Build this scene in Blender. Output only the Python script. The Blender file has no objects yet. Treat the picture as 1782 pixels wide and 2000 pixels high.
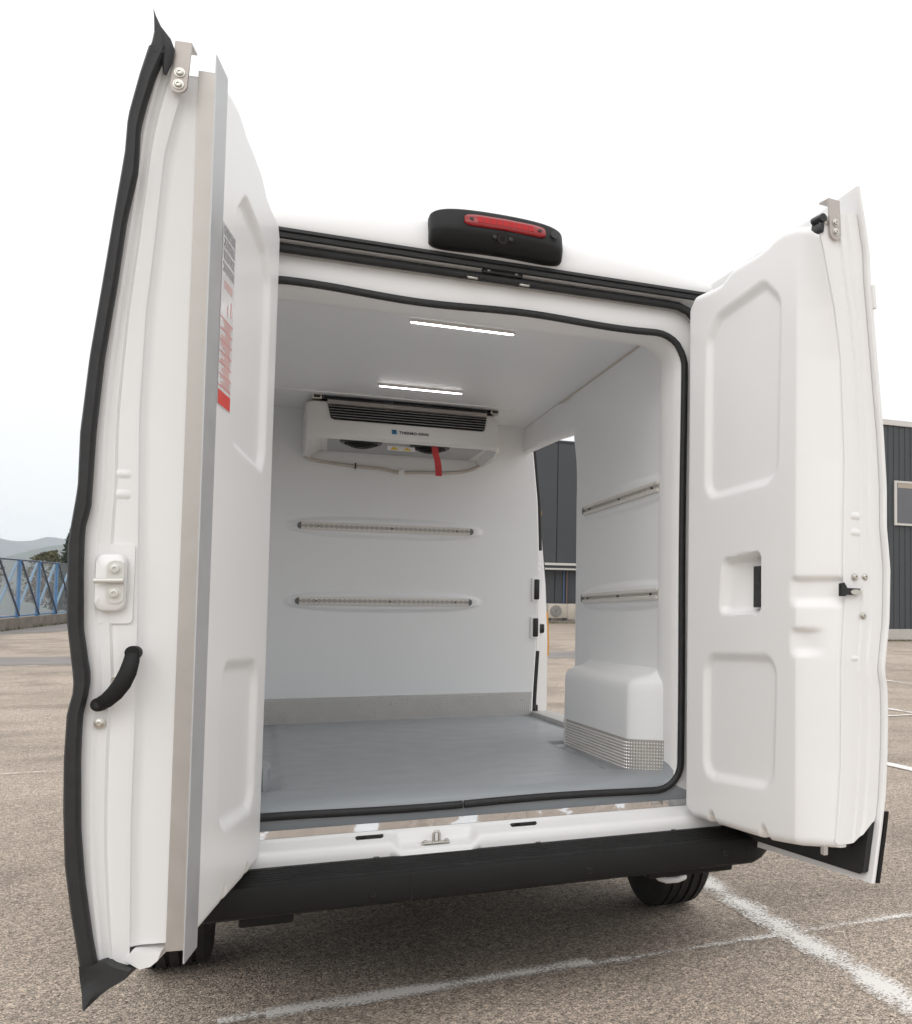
import bpy, bmesh, math, random
import numpy as np
from mathutils import Vector, Matrix

random.seed(7); np.random.seed(7)
scn = bpy.context.scene
COL = scn.collection

# ------------------------------------------------------------------ camera
cam_d = bpy.data.cameras.new('camera'); cam = bpy.data.objects.new('camera', cam_d); COL.objects.link(cam)
_R = Vector((0.88912862, -0.45764879, 0.00280834)); _U = Vector((-0.02920148, -0.05060723, 0.99829163)); _F = Vector((0.45672483, 0.88769167, 0.05836036))
_m = Matrix((_R, _U, -_F)).transposed().to_4x4(); _m.translation = Vector((-0.6624, -3.5683, 1.2014))
cam.matrix_world = _m
cam_d.sensor_fit = 'HORIZONTAL'; cam_d.sensor_width = 36.0
cam_d.lens = 36.0 * 2062.7 / 1782.0
cam_d.shift_x = (891.0 - 1577.88) / 1782.0; cam_d.shift_y = (1092.78 - 1000.0) / 1782.0
cam_d.clip_start = 0.05; cam_d.clip_end = 20000
scn.camera = cam

# ------------------------------------------------------------------ sky, sun, exposure
SUN_EL, SUN_AZ = math.radians(40), math.radians(212)      # azimuth clockwise from +Y
world = bpy.data.worlds.new('World'); scn.world = world; world.use_nodes = True
nt = world.node_tree; nt.nodes.clear()
o_ = nt.nodes.new('ShaderNodeOutputWorld'); bg = nt.nodes.new('ShaderNodeBackground'); bg.inputs['Strength'].default_value = 0.10
sky = nt.nodes.new('ShaderNodeTexSky'); sky.sky_type = 'NISHITA'; sky.sun_disc = False
sky.sun_elevation = SUN_EL; sky.sun_rotation = SUN_AZ
tc = nt.nodes.new('ShaderNodeTexCoord'); sep = nt.nodes.new('ShaderNodeSeparateXYZ'); nt.links.new(tc.outputs['Generated'], sep.inputs[0])
ramp = nt.nodes.new('ShaderNodeMapRange'); ramp.inputs['From Min'].default_value = -0.02; ramp.inputs['From Max'].default_value = 1.0
ramp.inputs['To Min'].default_value = 9.0; ramp.inputs['To Max'].default_value = 13.0; nt.links.new(sep.outputs['Z'], ramp.inputs['Value'])
nz = nt.nodes.new('ShaderNodeTexNoise'); nz.inputs['Scale'].default_value = 2.2; nz.inputs['Detail'].default_value = 3.0; nt.links.new(tc.outputs['Generated'], nz.inputs['Vector'])
nr = nt.nodes.new('ShaderNodeMapRange'); nr.inputs['From Min'].default_value = 0.3; nr.inputs['From Max'].default_value = 0.7
nr.inputs['To Min'].default_value = 0.965; nr.inputs['To Max'].default_value = 1.03; nt.links.new(nz.outputs['Fac'], nr.inputs['Value'])
mu = nt.nodes.new('ShaderNodeMath'); mu.operation = 'MULTIPLY'; nt.links.new(ramp.outputs[0], mu.inputs[0]); nt.links.new(nr.outputs[0], mu.inputs[1])
vs = nt.nodes.new('ShaderNodeVectorMath'); vs.operation = 'SCALE'; vs.inputs[0].default_value = (1.0, 0.998, 0.995); nt.links.new(mu.outputs[0], vs.inputs['Scale'])
mx = nt.nodes.new('ShaderNodeMix'); mx.data_type = 'RGBA'; mx.inputs['Factor'].default_value = 0.94
nt.links.new(sky.outputs[0], mx.inputs['A']); nt.links.new(vs.outputs[0], mx.inputs['B'])
nt.links.new(mx.outputs['Result'], bg.inputs['Color']); nt.links.new(bg.outputs[0], o_.inputs[0])
sd = bpy.data.lights.new('sun', 'SUN'); sun = bpy.data.objects.new('sun', sd); COL.objects.link(sun)
sd.energy = 0.5; sd.angle = math.radians(45); sd.color = (1.0, 0.96, 0.91)
_sv = Vector((math.sin(SUN_AZ) * math.cos(SUN_EL), math.cos(SUN_AZ) * math.cos(SUN_EL), math.sin(SUN_EL)))
sun.rotation_euler = _sv.to_track_quat('Z', 'Y').to_euler()
scn.view_settings.view_transform = 'Standard'; scn.view_settings.look = 'None'
scn.view_settings.gamma = 1.0; scn.view_settings.use_curve_mapping = False
scn.view_settings.exposure = 0.27
scn.render.engine = 'CYCLES'
scn.cycles.max_bounces = 12; scn.cycles.diffuse_bounces = 10; scn.cycles.volume_bounces = 1

# ------------------------------------------------------------------ materials
def mat(name, col, rough=0.5, metal=0.0, spec=0.5, coat=0.0, noise=0.0, nscale=20.0, bump=0.0, bscale=60.0, emit=None, estr=0.0, alpha=1.0, rvar=0.0):
    m = bpy.data.materials.new(name); m.use_nodes = True
    t = m.node_tree; b = t.nodes['Principled BSDF']
    b.inputs['Base Color'].default_value = (*col, 1); b.inputs['Roughness'].default_value = rough; b.inputs['Metallic'].default_value = metal
    b.inputs['Specular IOR Level'].default_value = spec; b.inputs['Coat Weight'].default_value = coat; b.inputs['Coat Roughness'].default_value = 0.08
    b.inputs['Alpha'].default_value = alpha
    if emit: b.inputs['Emission Color'].default_value = (*emit, 1); b.inputs['Emission Strength'].default_value = estr
    c = t.nodes.new('ShaderNodeTexCoord')
    if noise > 0 or rvar > 0:
        n = t.nodes.new('ShaderNodeTexNoise'); n.inputs['Scale'].default_value = nscale; n.inputs['Detail'].default_value = 5; t.links.new(c.outputs['Object'], n.inputs['Vector'])
        if noise > 0:
            r = t.nodes.new('ShaderNodeMapRange'); r.inputs['From Min'].default_value = .25; r.inputs['From Max'].default_value = .75
            r.inputs['To Min'].default_value = 1 - noise; r.inputs['To Max'].default_value = 1 + noise; t.links.new(n.outputs['Fac'], r.inputs['Value'])
            v = t.nodes.new('ShaderNodeVectorMath'); v.operation = 'SCALE'; v.inputs[0].default_value = col; t.links.new(r.outputs[0], v.inputs['Scale'])
            t.links.new(v.outputs[0], b.inputs['Base Color'])
        if rvar > 0:
            r = t.nodes.new('ShaderNodeMapRange'); r.inputs['From Min'].default_value = .3; r.inputs['From Max'].default_value = .7
            r.inputs['To Min'].default_value = max(0, rough - rvar); r.inputs['To Max'].default_value = rough + rvar; t.links.new(n.outputs['Fac'], r.inputs['Value'])
            t.links.new(r.outputs[0], b.inputs['Roughness'])
    if bump > 0:
        n2 = t.nodes.new('ShaderNodeTexNoise'); n2.inputs['Scale'].default_value = bscale; n2.inputs['Detail'].default_value = 4; t.links.new(c.outputs['Object'], n2.inputs['Vector'])
        bp = t.nodes.new('ShaderNodeBump'); bp.inputs['Strength'].default_value = 1.0; bp.inputs['Distance'].default_value = bump
        t.links.new(n2.outputs['Fac'], bp.inputs['Height']); t.links.new(bp.outputs[0], b.inputs['Normal'])
    return m

M = {}
M['paint'] = mat('white_paint', (.85, .845, .84), .26, coat=.3, noise=.012, nscale=3)
M['gel'] = mat('white_gelcoat', (.88, .875, .87), .36, noise=.012, nscale=2.5)
M['lining'] = mat('lining_gelcoat', (.88, .888, .896), .40, noise=.01, nscale=2.0)
M['floor'] = mat('grey_floor_coating', (.325, .348, .368), .36, noise=.02, nscale=9, bump=.0006, bscale=220, rvar=.06)
M['rubber'] = mat('black_rubber', (.018, .018, .019), .55, noise=.25, nscale=30, bump=.0008, bscale=60)
M['plastic'] = mat('black_plastic', (.010, .0098, .0098), .55, spec=.28, noise=.15, nscale=12, bump=.0003, bscale=500, rvar=.08)
M['gloss'] = mat('black_gloss', (.012, .012, .013), .3, rvar=.05, nscale=20)
M['dark'] = mat('dark_underbody', (.02, .019, .018), .8, noise=.3, nscale=15)
M['tyre'] = mat('tyre_rubber', (.022, .021, .021), .75, noise=.3, nscale=25, bump=.0008, bscale=90)
M['steel'] = mat('zinc_steel', (.62, .60, .55), .3, metal=1.0, noise=.08, nscale=60)
M['alu'] = mat('brushed_aluminium', (.52, .495, .465), .45, metal=.6, noise=.05, nscale=25, rvar=.06)
M['alu_dark'] = mat('aluminium_fin', (.52, .525, .535), .5, metal=.45, noise=.04, nscale=18, rvar=.05)
M['rail'] = mat('rail_aluminium', (.72, .69, .65), .4, metal=.2, noise=.06, nscale=80)
M['rail_in'] = mat('rail_groove', (.50, .475, .445), .5, metal=.2)
M['cap'] = mat('grey_end_cap', (.16, .16, .165), .5)
M['bracket'] = mat('grey_beige_metal', (.50, .46, .43), .45, metal=.35, noise=.04, nscale=40)
M['striker'] = mat('painted_striker', (.66, .65, .61), .35, metal=.3)
M['red'] = mat('red_lens', (.27, .004, .006), .10, spec=.4, coat=.3)
M['red_in'] = mat('red_reflector', (.42, .008, .010), .2, spec=.3)
M['red_tape'] = mat('red_tape', (.50, .03, .035), .45, noise=.1)
M['led'] = mat('led_strip', (.9, .9, .9), .4, emit=(1, .97, .95), estr=12.0)
M['orange'] = mat('orange_decal', (.75, .36, .05), .35)
M['hose'] = mat('beige_hose', (.56, .50, .44), .5, noise=.06, nscale=40)
M['unit'] = mat('unit_casing', (.74, .73, .71), .45, noise=.02, nscale=8, bump=.0003, bscale=8)
M['unit_in'] = mat('unit_underside', (.45, .45, .45), .5)
M['ink'] = mat('dark_ink', (.01, .012, .03), .5)
M['blue_ink'] = mat('blue_ink', (.03, .20, .38), .5)
M['yellow'] = mat('warning_yellow', (.70, .48, .05), .5)
M['label_w'] = mat('label_white', (.74, .74, .75), .25)
M['label_r'] = mat('label_red', (.78, .05, .035), .35)
M['label_p'] = mat('label_pink', (.78, .40, .37), .4)
M['label_g'] = mat('label_grey', (.40, .40, .42), .4, noise=.25, nscale=300)
# polished sill plate
M['mirror'] = mat('polished_steel', (.72, .72, .73), .05, metal=1.0, bump=.004, bscale=5)
# embossed kick plate
def checker_mat():
    m = bpy.data.materials.new('embossed_aluminium'); m.use_nodes = True; t = m.node_tree; b = t.nodes['Principled BSDF']
    b.inputs['Base Color'].default_value = (.84, .83, .815, 1); b.inputs['Metallic'].default_value = .2; b.inputs['Roughness'].default_value = .32
    c = t.nodes.new('ShaderNodeTexCoord'); mp = t.nodes.new('ShaderNodeMapping'); t.links.new(c.outputs['UV'], mp.inputs[0])
    mp.inputs['Scale'].default_value = (1, 1, 1)
    def wave(axis):
        s = t.nodes.new('ShaderNodeSeparateXYZ'); t.links.new(mp.outputs[0], s.inputs[0])
        k = t.nodes.new('ShaderNodeMath'); k.operation = 'MULTIPLY'; k.inputs[1].default_value = 2 * math.pi / .0125; t.links.new(s.outputs[axis], k.inputs[0])
        q = t.nodes.new('ShaderNodeMath'); q.operation = 'SINE'; t.links.new(k.outputs[0], q.inputs[0]); return q
    a, d = wave(0), wave(1)
    k = t.nodes.new('ShaderNodeMath'); k.operation = 'MULTIPLY'; t.links.new(a.outputs[0], k.inputs[0]); t.links.new(d.outputs[0], k.inputs[1])
    bp = t.nodes.new('ShaderNodeBump'); bp.inputs['Distance'].default_value = .004; bp.inputs['Strength'].default_value = 1.0
    t.links.new(k.outputs[0], bp.inputs['Height']); t.links.new(bp.outputs[0], b.inputs['Normal'])
    return m
M['kick'] = checker_mat()

# ------------------------------------------------------------------ mesh helpers
def obj(name, me, parent=None):
    o = bpy.data.objects.new(name, me); COL.objects.link(o)
    if parent is not None: o.parent = parent
    return o
def mesh(name, verts, faces, m, parent=None, smooth=False, ang=None, fix=True, uv=None):
    me = bpy.data.meshes.new(name); me.from_pydata([tuple(map(float, v)) for v in verts], [], faces)
    if fix:
        bm = bmesh.new(); bm.from_mesh(me); bmesh.ops.recalc_face_normals(bm, faces=bm.faces); bm.to_mesh(me); bm.free()
    me.materials.append(m)
    if uv is not None:
        l = me.uv_layers.new(name='UVMap')
        for lp in me.loops: l.data[lp.index].uv = uv[lp.vertex_index]
    if smooth or ang:
        me.shade_smooth()
        if ang: me.set_sharp_from_angle(angle=math.radians(ang))
    return obj(name, me, parent)
def loft(name, secs, m, parent=None, closed=True, caps=True, loop=False, smooth=True, ang=40, skip=None):
    n = len(secs[0]); V = [p for s in secs for p in s]; Fc = []
    ns = len(secs)
    for i in range(ns if loop else ns - 1):
        i2 = (i + 1) % ns
        for j in range(n if closed else n - 1):
            if skip and skip(i, j): continue
            j2 = (j + 1) % n
            Fc.append((i * n + j, i * n + j2, i2 * n + j2, i2 * n + j))
    if caps and closed and not loop:
        Fc.append(tuple(range(n))); Fc.append(tuple(range((ns - 1) * n, ns * n)))
    return mesh(name, V, Fc, m, parent, smooth, ang)
def bm_box(bm, c, s, mtx=None):
    r = bmesh.ops.create_cube(bm, size=1.0); vs_ = r['verts']
    for v in vs_:
        v.co = Vector((v.co.x * s[0], v.co.y * s[1], v.co.z * s[2]))
        if mtx is not None: v.co = mtx @ v.co
        v.co += Vector(c)
    return vs_
def bm_obj(name, bm, m, parent=None, smooth=False, ang=35):
    bmesh.ops.recalc_face_normals(bm, faces=bm.faces)
    me = bpy.data.meshes.new(name); bm.to_mesh(me); bm.free(); me.materials.append(m)
    if smooth: me.shade_smooth(); me.set_sharp_from_angle(angle=math.radians(ang))
    return obj(name, me, parent)
def box(name, x0, x1, y0, y1, z0, z1, m, parent=None, bev=0.0, seg=2):
    bm = bmesh.new(); bm_box(bm, ((x0 + x1) / 2, (y0 + y1) / 2, (z0 + z1) / 2), (abs(x1 - x0), abs(y1 - y0), abs(z1 - z0)))
    if bev > 0: bmesh.ops.bevel(bm, geom=bm.edges[:], offset=bev, segments=seg, profile=.5, affect='EDGES')
    return bm_obj(name, bm, m, parent, smooth=bev > 0)
def tube_secs(path, r, n=10, closed=False, sq=None):
    P = [Vector(p) for p in path]; N = len(P); secs = []; prev = None
    for i, p in enumerate(P):
        a = P[(i - 1) % N] if (closed or i > 0) else p; b = P[(i + 1) % N] if (closed or i < N - 1) else p
        d = (b - a).normalized()
        if prev is None:
            u = Vector((0, 1, 0)) if abs(d.y) < .8 else Vector((0, 0, 1))
        else: u = prev
        u = (u - d * u.dot(d)).normalized(); prev = u; w = d.cross(u)
        rr = r[i] if isinstance(r, (list, tuple)) else r
        ru, rw = (rr, rr) if sq is None else (rr * sq[0], rr * sq[1])
        secs.append([p + u * (math.cos(2 * math.pi * k / n) * ru) + w * (math.sin(2 * math.pi * k / n) * rw) for k in range(n)])
    return secs
def tube(name, path, r, m, parent=None, n=10, closed=False, sq=None):
    return loft(name, tube_secs(path, r, n, closed, sq), m, parent, loop=closed, ang=60)
def spline(pts, k=6, closed=False):
    P = [Vector(p) for p in pts]; N = len(P); out = []
    for i in range(N if closed else N - 1):
        p0 = P[(i - 1) % N] if (closed or i > 0) else P[0]; p1 = P[i]; p2 = P[(i + 1) % N]; p3 = P[(i + 2) % N] if (closed or i + 2 < N) else P[-1]
        for q in range(k):
            t = q / k
            out.append(.5 * ((2 * p1) + (p2 - p0) * t + (2 * p0 - 5 * p1 + 4 * p2 - p3) * t * t + (3 * p1 - p0 - 3 * p2 + p3) * t ** 3))
    if not closed: out.append(P[-1])
    return out
def rrect(x0, x1, z0, z1, r, n=8, rs=None):
    # rounded rectangle in (x,z), anticlockwise from bottom-left going right; rs = radii (bl, br, tr, tl)
    rs = rs or (r, r, r, r); pts = []
    for (cx, cz, rr, a0) in ((x0, z0, rs[0], 180), (x1, z0, rs[1], 270), (x1, z1, rs[2], 0), (x0, z1, rs[3], 90)):
        ox = cx + rr if cx == x0 else cx - rr; oz = cz + rr if cz == z0 else cz - rr
        for k in range(n + 1):
            a = math.radians(a0 + 90 * k / n); pts.append((ox + rr * math.cos(a), oz + rr * math.sin(a)))
    return pts
def resample(pts, n, closed=True):
    P = np.array(pts, float); Q = np.vstack([P, P[:1]]) if closed else P
    L = np.r_[0, np.cumsum(np.linalg.norm(np.diff(Q, axis=0), axis=1))]
    t = np.linspace(0, L[-1], n, endpoint=not closed)
    return np.stack([np.interp(t, L, Q[:, k]) for k in range(Q.shape[1])], 1)
def sstep(a, b, x): t = np.clip((x - a) / (b - a), 0, 1); return t * t * (3 - 2 * t)
def sdpoly(S, Z, poly):
    d = np.full(S.shape, 1e9); ins = np.zeros(S.shape, bool); n = len(poly)
    for i in range(n):
        (ax, az), (bx_, bz) = poly[i], poly[(i + 1) % n]; ex, ez = bx_ - ax, bz - az
        h = np.clip(((S - ax) * ex + (Z - az) * ez) / (ex * ex + ez * ez), 0, 1)
        d = np.minimum(d, np.hypot(S - ax - h * ex, Z - az - h * ez))
        c = ((az > Z) != (bz > Z)) & (S < (bx_ - ax) * (Z - az) / (bz - az + 1e-12) + ax); ins ^= c
    return np.where(ins, -d, d)
def screw(name, c, axis, r, h, m, parent):
    ax = Vector(axis).normalized(); q = ax.to_track_quat('Z', 'Y').to_matrix()
    secs = []
    for rr, hh in ((r * 1.35, 0), (r * 1.35, h * .3), (r, h * .35), (r * .95, h * .85), (r * .75, h), (r * .42, h), (r * .36, h * .6)):
        secs.append([Vector(c) + q @ Vector((rr * math.cos(2 * math.pi * k / 12), rr * math.sin(2 * math.pi * k / 12), hh)) for k in range(12)])
    return loft(name, secs, m, parent, ang=35)
def disc(name, c, axis, r, h, m, parent, n=16, r2=None):
    ax = Vector(axis).normalized(); q = ax.to_track_quat('Z', 'Y').to_matrix()
    secs = [[Vector(c) + q @ Vector((rr * math.cos(2 * math.pi * k / n), rr * math.sin(2 * math.pi * k / n), hh)) for k in range(n)] for rr, hh in ((r, 0), (r2 or r, h))]
    return loft(name, secs, m, parent, ang=35)
def text(name, s, size, mtx, m, parent, ext=.0008, bold=0.0):
    cu = bpy.data.curves.new(name, 'FONT'); cu.body = s; cu.size = size; cu.extrude = ext; cu.align_x = 'LEFT'; cu.offset = bold; cu.resolution_u = 3
    t = bpy.data.objects.new('tmp', cu); COL.objects.link(t)
    me = bpy.data.meshes.new_from_object(t.evaluated_get(bpy.context.evaluated_depsgraph_get()))
    bpy.data.objects.remove(t); bpy.data.curves.remove(cu)
    me.materials.clear(); me.materials.append(m); me.transform(mtx)
    me.name = name
    return obj(name, me, parent)
def thing(name, label, cat, loc=(0, 0, 0), group=None):
    o = bpy.data.objects.new(name, None); COL.objects.link(o); o.location = loc; o['label'] = label; o['category'] = cat
    o.empty_display_size = .3
    if group: o['group'] = group
    return o
def tag(o, label, cat, group=None, kind=None):
    o['label'] = label; o['category'] = cat
    if group: o['group'] = group
    if kind: o['kind'] = kind
    return o

# ------------------------------------------------------------------ ground
def gz(X, Y):
    X = np.asarray(X, float); Y = np.asarray(Y, float)
    f = 1 - .55 * sstep(14, 24, X)
    return .027 * np.clip(np.where(Y > 14, Y - 10, np.where(Y > 6, (Y - 6) ** 2 / 16., 0)), 0, 52) * f
def ground_mat(name, tint):
    m = bpy.data.materials.new(name); m.use_nodes = True; t = m.node_tree; b = t.nodes['Principled BSDF']; b.inputs['Roughness'].default_value = .85; b.inputs['Specular IOR Level'].default_value = .3
    c = t.nodes.new('ShaderNodeTexCoord')
    def vor(s, feat='F1'):
        v = t.nodes.new('ShaderNodeTexVoronoi'); v.inputs['Scale'].default_value = s; v.feature = feat; t.links.new(c.outputs['Object'], v.inputs['Vector']); return v
    def noise(s, d=4):
        v = t.nodes.new('ShaderNodeTexNoise'); v.inputs['Scale'].default_value = s; v.inputs['Detail'].default_value = d; t.links.new(c.outputs['Object'], v.inputs['Vector']); return v
    def rng(sock, a, b_, lo, hi):
        r = t.nodes.new('ShaderNodeMapRange'); r.inputs['From Min'].default_value = a; r.inputs['From Max'].default_value = b_; r.inputs['To Min'].default_value = lo; r.inputs['To Max'].default_value = hi
        t.links.new(sock, r.inputs['Value']); return r.outputs[0]
    def mul(a, b_):
        k = t.nodes.new('ShaderNodeMath'); k.operation = 'MULTIPLY'; t.links.new(a, k.inputs[0]); t.links.new(b_, k.inputs[1]); return k.outputs[0]
    v1 = vor(175); v2 = vor(75)
    s1 = t.nodes.new('ShaderNodeSeparateColor'); t.links.new(v1.outputs['Color'], s1.inputs[0])
    s2 = t.nodes.new('ShaderNodeSeparateColor'); t.links.new(v2.outputs['Color'], s2.inputs[0])
    g = mul(rng(s1.outputs[0], 0, 1, .45, 1.55), rng(v1.outputs['Distance'], .15, .75, 1.12, .55))
    g = mul(g, rng(s2.outputs[1], 0, 1, .80, 1.20))
    g = mul(g, rng(noise(1.1, 6).outputs['Fac'], .3, .7, .86, 1.14))
    g = mul(g, rng(noise(.23, 4).outputs['Fac'], .3, .7, .90, 1.10))
    g = mul(g, rng(noise(26, 6).outputs['Fac'], .3, .7, .85, 1.15))
    g = mul(g, rng(noise(.55, 7).outputs['Fac'], .36, .46, .80, 1.0))
    g = mul(g, rng(noise(5.5, 5).outputs['Fac'], .62, .72, 1.0, .80))
    # dark pits
    g = mul(g, rng(noise(60, 2).outputs['Fac'], .31, .37, .35, 1.0))
    mc = t.nodes.new('ShaderNodeMix'); mc.data_type = 'RGBA'; mc.inputs['A'].default_value = (*tint[0], 1); mc.inputs['B'].default_value = (*tint[1], 1)
    t.links.new(s1.outputs[2], mc.inputs['Factor'])
    v = t.nodes.new('ShaderNodeVectorMath'); v.operation = 'SCALE'; t.links.new(mc.outputs['Result'], v.inputs[0]); t.links.new(g, v.inputs['Scale']); t.links.new(v.outputs[0], b.inputs['Base Color'])
    bp = t.nodes.new('ShaderNodeBump'); bp.inputs['Distance'].default_value = .004; bp.inputs['Strength'].default_value = .9
    inv = rng(v1.outputs['Distance'], 0, .8, 1, 0); t.links.new(inv, bp.inputs['Height']); t.links.new(bp.outputs[0], b.inputs['Normal'])
    return m
M['ground'] = ground_mat('gravel_asphalt', ((.60, .49, .395), (.51, .435, .365)))
def axis_pts():
    a = [0]; s = .6
    while a[-1] < 2400:
        a.append(a[-1] + s); s *= 1.13 if a[-1] > 12 else 1.0
    return np.array([-x for x in a[::-1][:-1]] + a)
gx = axis_pts(); gy = axis_pts(); gy = np.concatenate([gy[gy > -1000] + 4, [3200, 3600]])
GX, GY = np.meshgrid(gx, gy, indexing='ij'); GZ = gz(GX, GY)
nx, ny = GX.shape
ground = mesh('ground', np.stack([GX.ravel(), GY.ravel(), GZ.ravel()], 1), [(i * ny + j, (i + 1) * ny + j, (i + 1) * ny + j + 1, i * ny + j + 1) for i in range(nx - 1) for j in range(ny - 1)], M['ground'], smooth=True)
ground['kind'] = 'structure'

def line_mat(name, wear):
    m = bpy.data.materials.new(name); m.use_nodes = True; t = m.node_tree; b = t.nodes['Principled BSDF']; b.inputs['Base Color'].default_value = (.88, .845, .80, 1); b.inputs['Roughness'].default_value = .8
    c = t.nodes.new('ShaderNodeTexCoord')
    n = t.nodes.new('ShaderNodeTexNoise'); n.inputs['Scale'].default_value = 110; n.inputs['Detail'].default_value = 4; t.links.new(c.outputs['Object'], n.inputs['Vector'])
    n2 = t.nodes.new('ShaderNodeTexNoise'); n2.inputs['Scale'].default_value = 3.2; n2.inputs['Detail'].default_value = 5; t.links.new(c.outputs['Object'], n2.inputs['Vector'])
    a = t.nodes.new('ShaderNodeMath'); a.operation = 'MULTIPLY_ADD'; a.inputs[1].default_value = .9; t.links.new(n2.outputs['Fac'], a.inputs[0]); t.links.new(n.outputs['Fac'], a.inputs[2])
    # edge fade from the sheet's own cross direction keeps the border ragged
    uvn = t.nodes.new('ShaderNodeSeparateXYZ'); t.links.new(c.outputs['UV'], uvn.inputs[0])
    e = t.nodes.new('ShaderNodeMath'); e.operation = 'MULTIPLY_ADD'; e.inputs[1].default_value = -.32; t.links.new(uvn.outputs[0], e.inputs[0]); t.links.new(a.outputs[0], e.inputs[2])
    r = t.nodes.new('ShaderNodeMapRange'); r.inputs['From Min'].default_value = wear - .10; r.inputs['From Max'].default_value = wear + .16; r.inputs['To Max'].default_value = .92; t.links.new(e.outputs[0], r.inputs['Value'])
    t.links.new(r.outputs[0], b.inputs['Alpha'])
    return m
M['line'] = line_mat('worn_white_line', .73); M['line_faint'] = line_mat('faded_white_line', .90); M['line_good'] = line_mat('white_line', .55)
LZ = [.004]
def pline(p, q, w, m):
    LZ[0] += .0012
    p = np.array(p, float); q = np.array(q, float); L = np.linalg.norm(q - p); n = max(2, int(L / .5)); d = (q - p) / L; nn = np.array([-d[1], d[0]])
    V = []; uv = []
    for i in range(n + 1):
        for k, u in ((-.5, 1), (0, 0), (.5, 1)):
            x, y = p + d * L * i / n + nn * w * k; V.append((x, y, float(gz(x, y)) + LZ[0])); uv.append((u, L * i / n))
    return mesh('parking_line', V, [(i * 3 + k, i * 3 + k + 1, i * 3 + k + 4, i * 3 + k + 3) for i in range(n) for k in (0, 1)], m, ground, uv=uv)
pline((1.18, 1.5), (1.18, -4.0), .15, M['line'])
pline((-.75, .105), (3.2, .165), .11, M['line_faint'])
pline((-.62, .095), (.40, .138), .12, M['line'])
pline((4.04, 9.0), (4.04, -3.0), .12, M['line_good'])
pline((6.9, 12.5), (6.9, -1.0), .12, M['line'])
pline((9.75, 14.5), (9.75, -1.0), .12, M['line'])
pline((5.2, 7.86), (12.0, 7.86), .12, M['line'])
pline((-7.0, 6.56), (-1.5, 6.56), .10, M['line_faint'])
pline((-14.0, 19.6), (-2.0, 21.6), .14, M['line_faint'])

# smoother strip of newer tarmac and a concrete gutter seen at the left
M['tarmac'] = mat('grey_tarmac', (.23, .21, .20), .9, noise=.15, nscale=1.5, bump=.003, bscale=60)
def patch(name, pts, dz, m):
    V = [(x, y, float(gz(x, y)) + dz) for x, y in pts]
    return mesh(name, V, [tuple(range(len(V)))], m, ground)
patch('tarmac_strip', [(-30, 21.5), (12, 21.5), (12, 24.2), (-30, 24.2)], .006, M['tarmac'])
patch('tarmac_lane', [(-9.2, 33), (-5.6, 42), (-4.8, 60), (-12, 62), (-12, 30.2)], .007, M['tarmac'])

# ------------------------------------------------------------------ the van
van = thing('delivery_van', 'white refrigerated delivery van with both rear doors open and empty cargo bay', 'van')
# outer body: sections along y; each section runs from the lower right round the roof to the lower left
def body_section(y, w, h, wr, zlo=.42):
    half = [(.985, zlo), (1.0, .62), (1.015, 1.0), (1.015, 1.36), (.995, 1.46), (.965, 1.9), (.93, 2.25), (.895, 2.42), (.84, 2.50), (.74, 2.527), (.5, 2.55), (.25, 2.565), (0, 2.568)]
    out = []
    for (x, z) in half: out.append((x * wr, y, zlo + (z - zlo) * h))
    for (x, z) in half[::-1][1:]: out.append((-x * w, y, zlo + (z - zlo) * h))
    return out
ys = [.155, .18, .2, .3, .4, .9, 1.42, 2.1, 3.0, 3.1, 3.5, 3.75, 4.3, 4.55, 4.95, 5.2, 5.32]
ws = [.995, 1, 1, 1, 1, 1, 1, 1, .93, .92, .92, .91, .88, .87, .82, .74, .62]
hs = [.998, 1, 1, 1, 1, 1, 1, 1, 1, 1, .985, .95, .58, .42, .36, .30, .2]
secs = [body_section(y, w, h, w * (.905 if y > 2.9 else 1)) for y, w, h in zip(ys, ws, hs)]
loft('body_shell', secs, M['paint'], van, closed=False, caps=False, ang=50, skip=lambda i, j: (i in (6, 7) and 0 <= j <= 6))
# nose cap and underbody
box('underbody', -.86, .86, .12, 5.1, .36, .44, M['dark'], van, .02)
box('underfloor_light_block', -.62, .60, 1.15, 3.6, .20, .355, M['dark'], van, .04)  # unseen box added below the floor to keep light from under the van
tube('rear_axle', [(-.75, .80, .30), (.75, .80, .30)], .05, M['dark'], van, 12)
loft('windscreen', [[(-.78, 3.82, 2.36), (.78, 3.82, 2.36), (.80, 4.36, 1.66), (-.80, 4.36, 1.66)], [(-.78, 3.83, 2.37), (.78, 3.83, 2.37), (.80, 4.37, 1.67), (-.80, 4.37, 1.67)]], M['gloss'], van)
# rear header above the opening (curved upwards into the roof)
xs_ = np.linspace(-.93, .93, 41)
prof = [(.040, 2.372), (.012, 2.374), (.0, 2.402), (-.004, 2.43), (.0, 2.465), (.014, 2.503), (.042, 2.535), (.09, 2.557), (.165, 2.570)]
secs = []
for x in xs_:
    dz = -.045 * (x / .84) ** 2; k = sstep(.70, .93, abs(x))
    secs.append([(x, y + .05 * k, z + dz * min(1, max(0, (z - 2.40) / .10)) - .03 * k * (z > 2.45)) for y, z in prof])
loft('rear_header', secs, M['paint'], van, closed=False, caps=False, ang=60)
# channel behind the header, down to the lining
secs = [[(x, .032, 2.376), (x, .060, 2.362), (x, .0655, 2.355), (x, .0655, 2.31)] for x in xs_]
loft('header_channel', secs, M['paint'], van, closed=False, caps=False)
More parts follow.
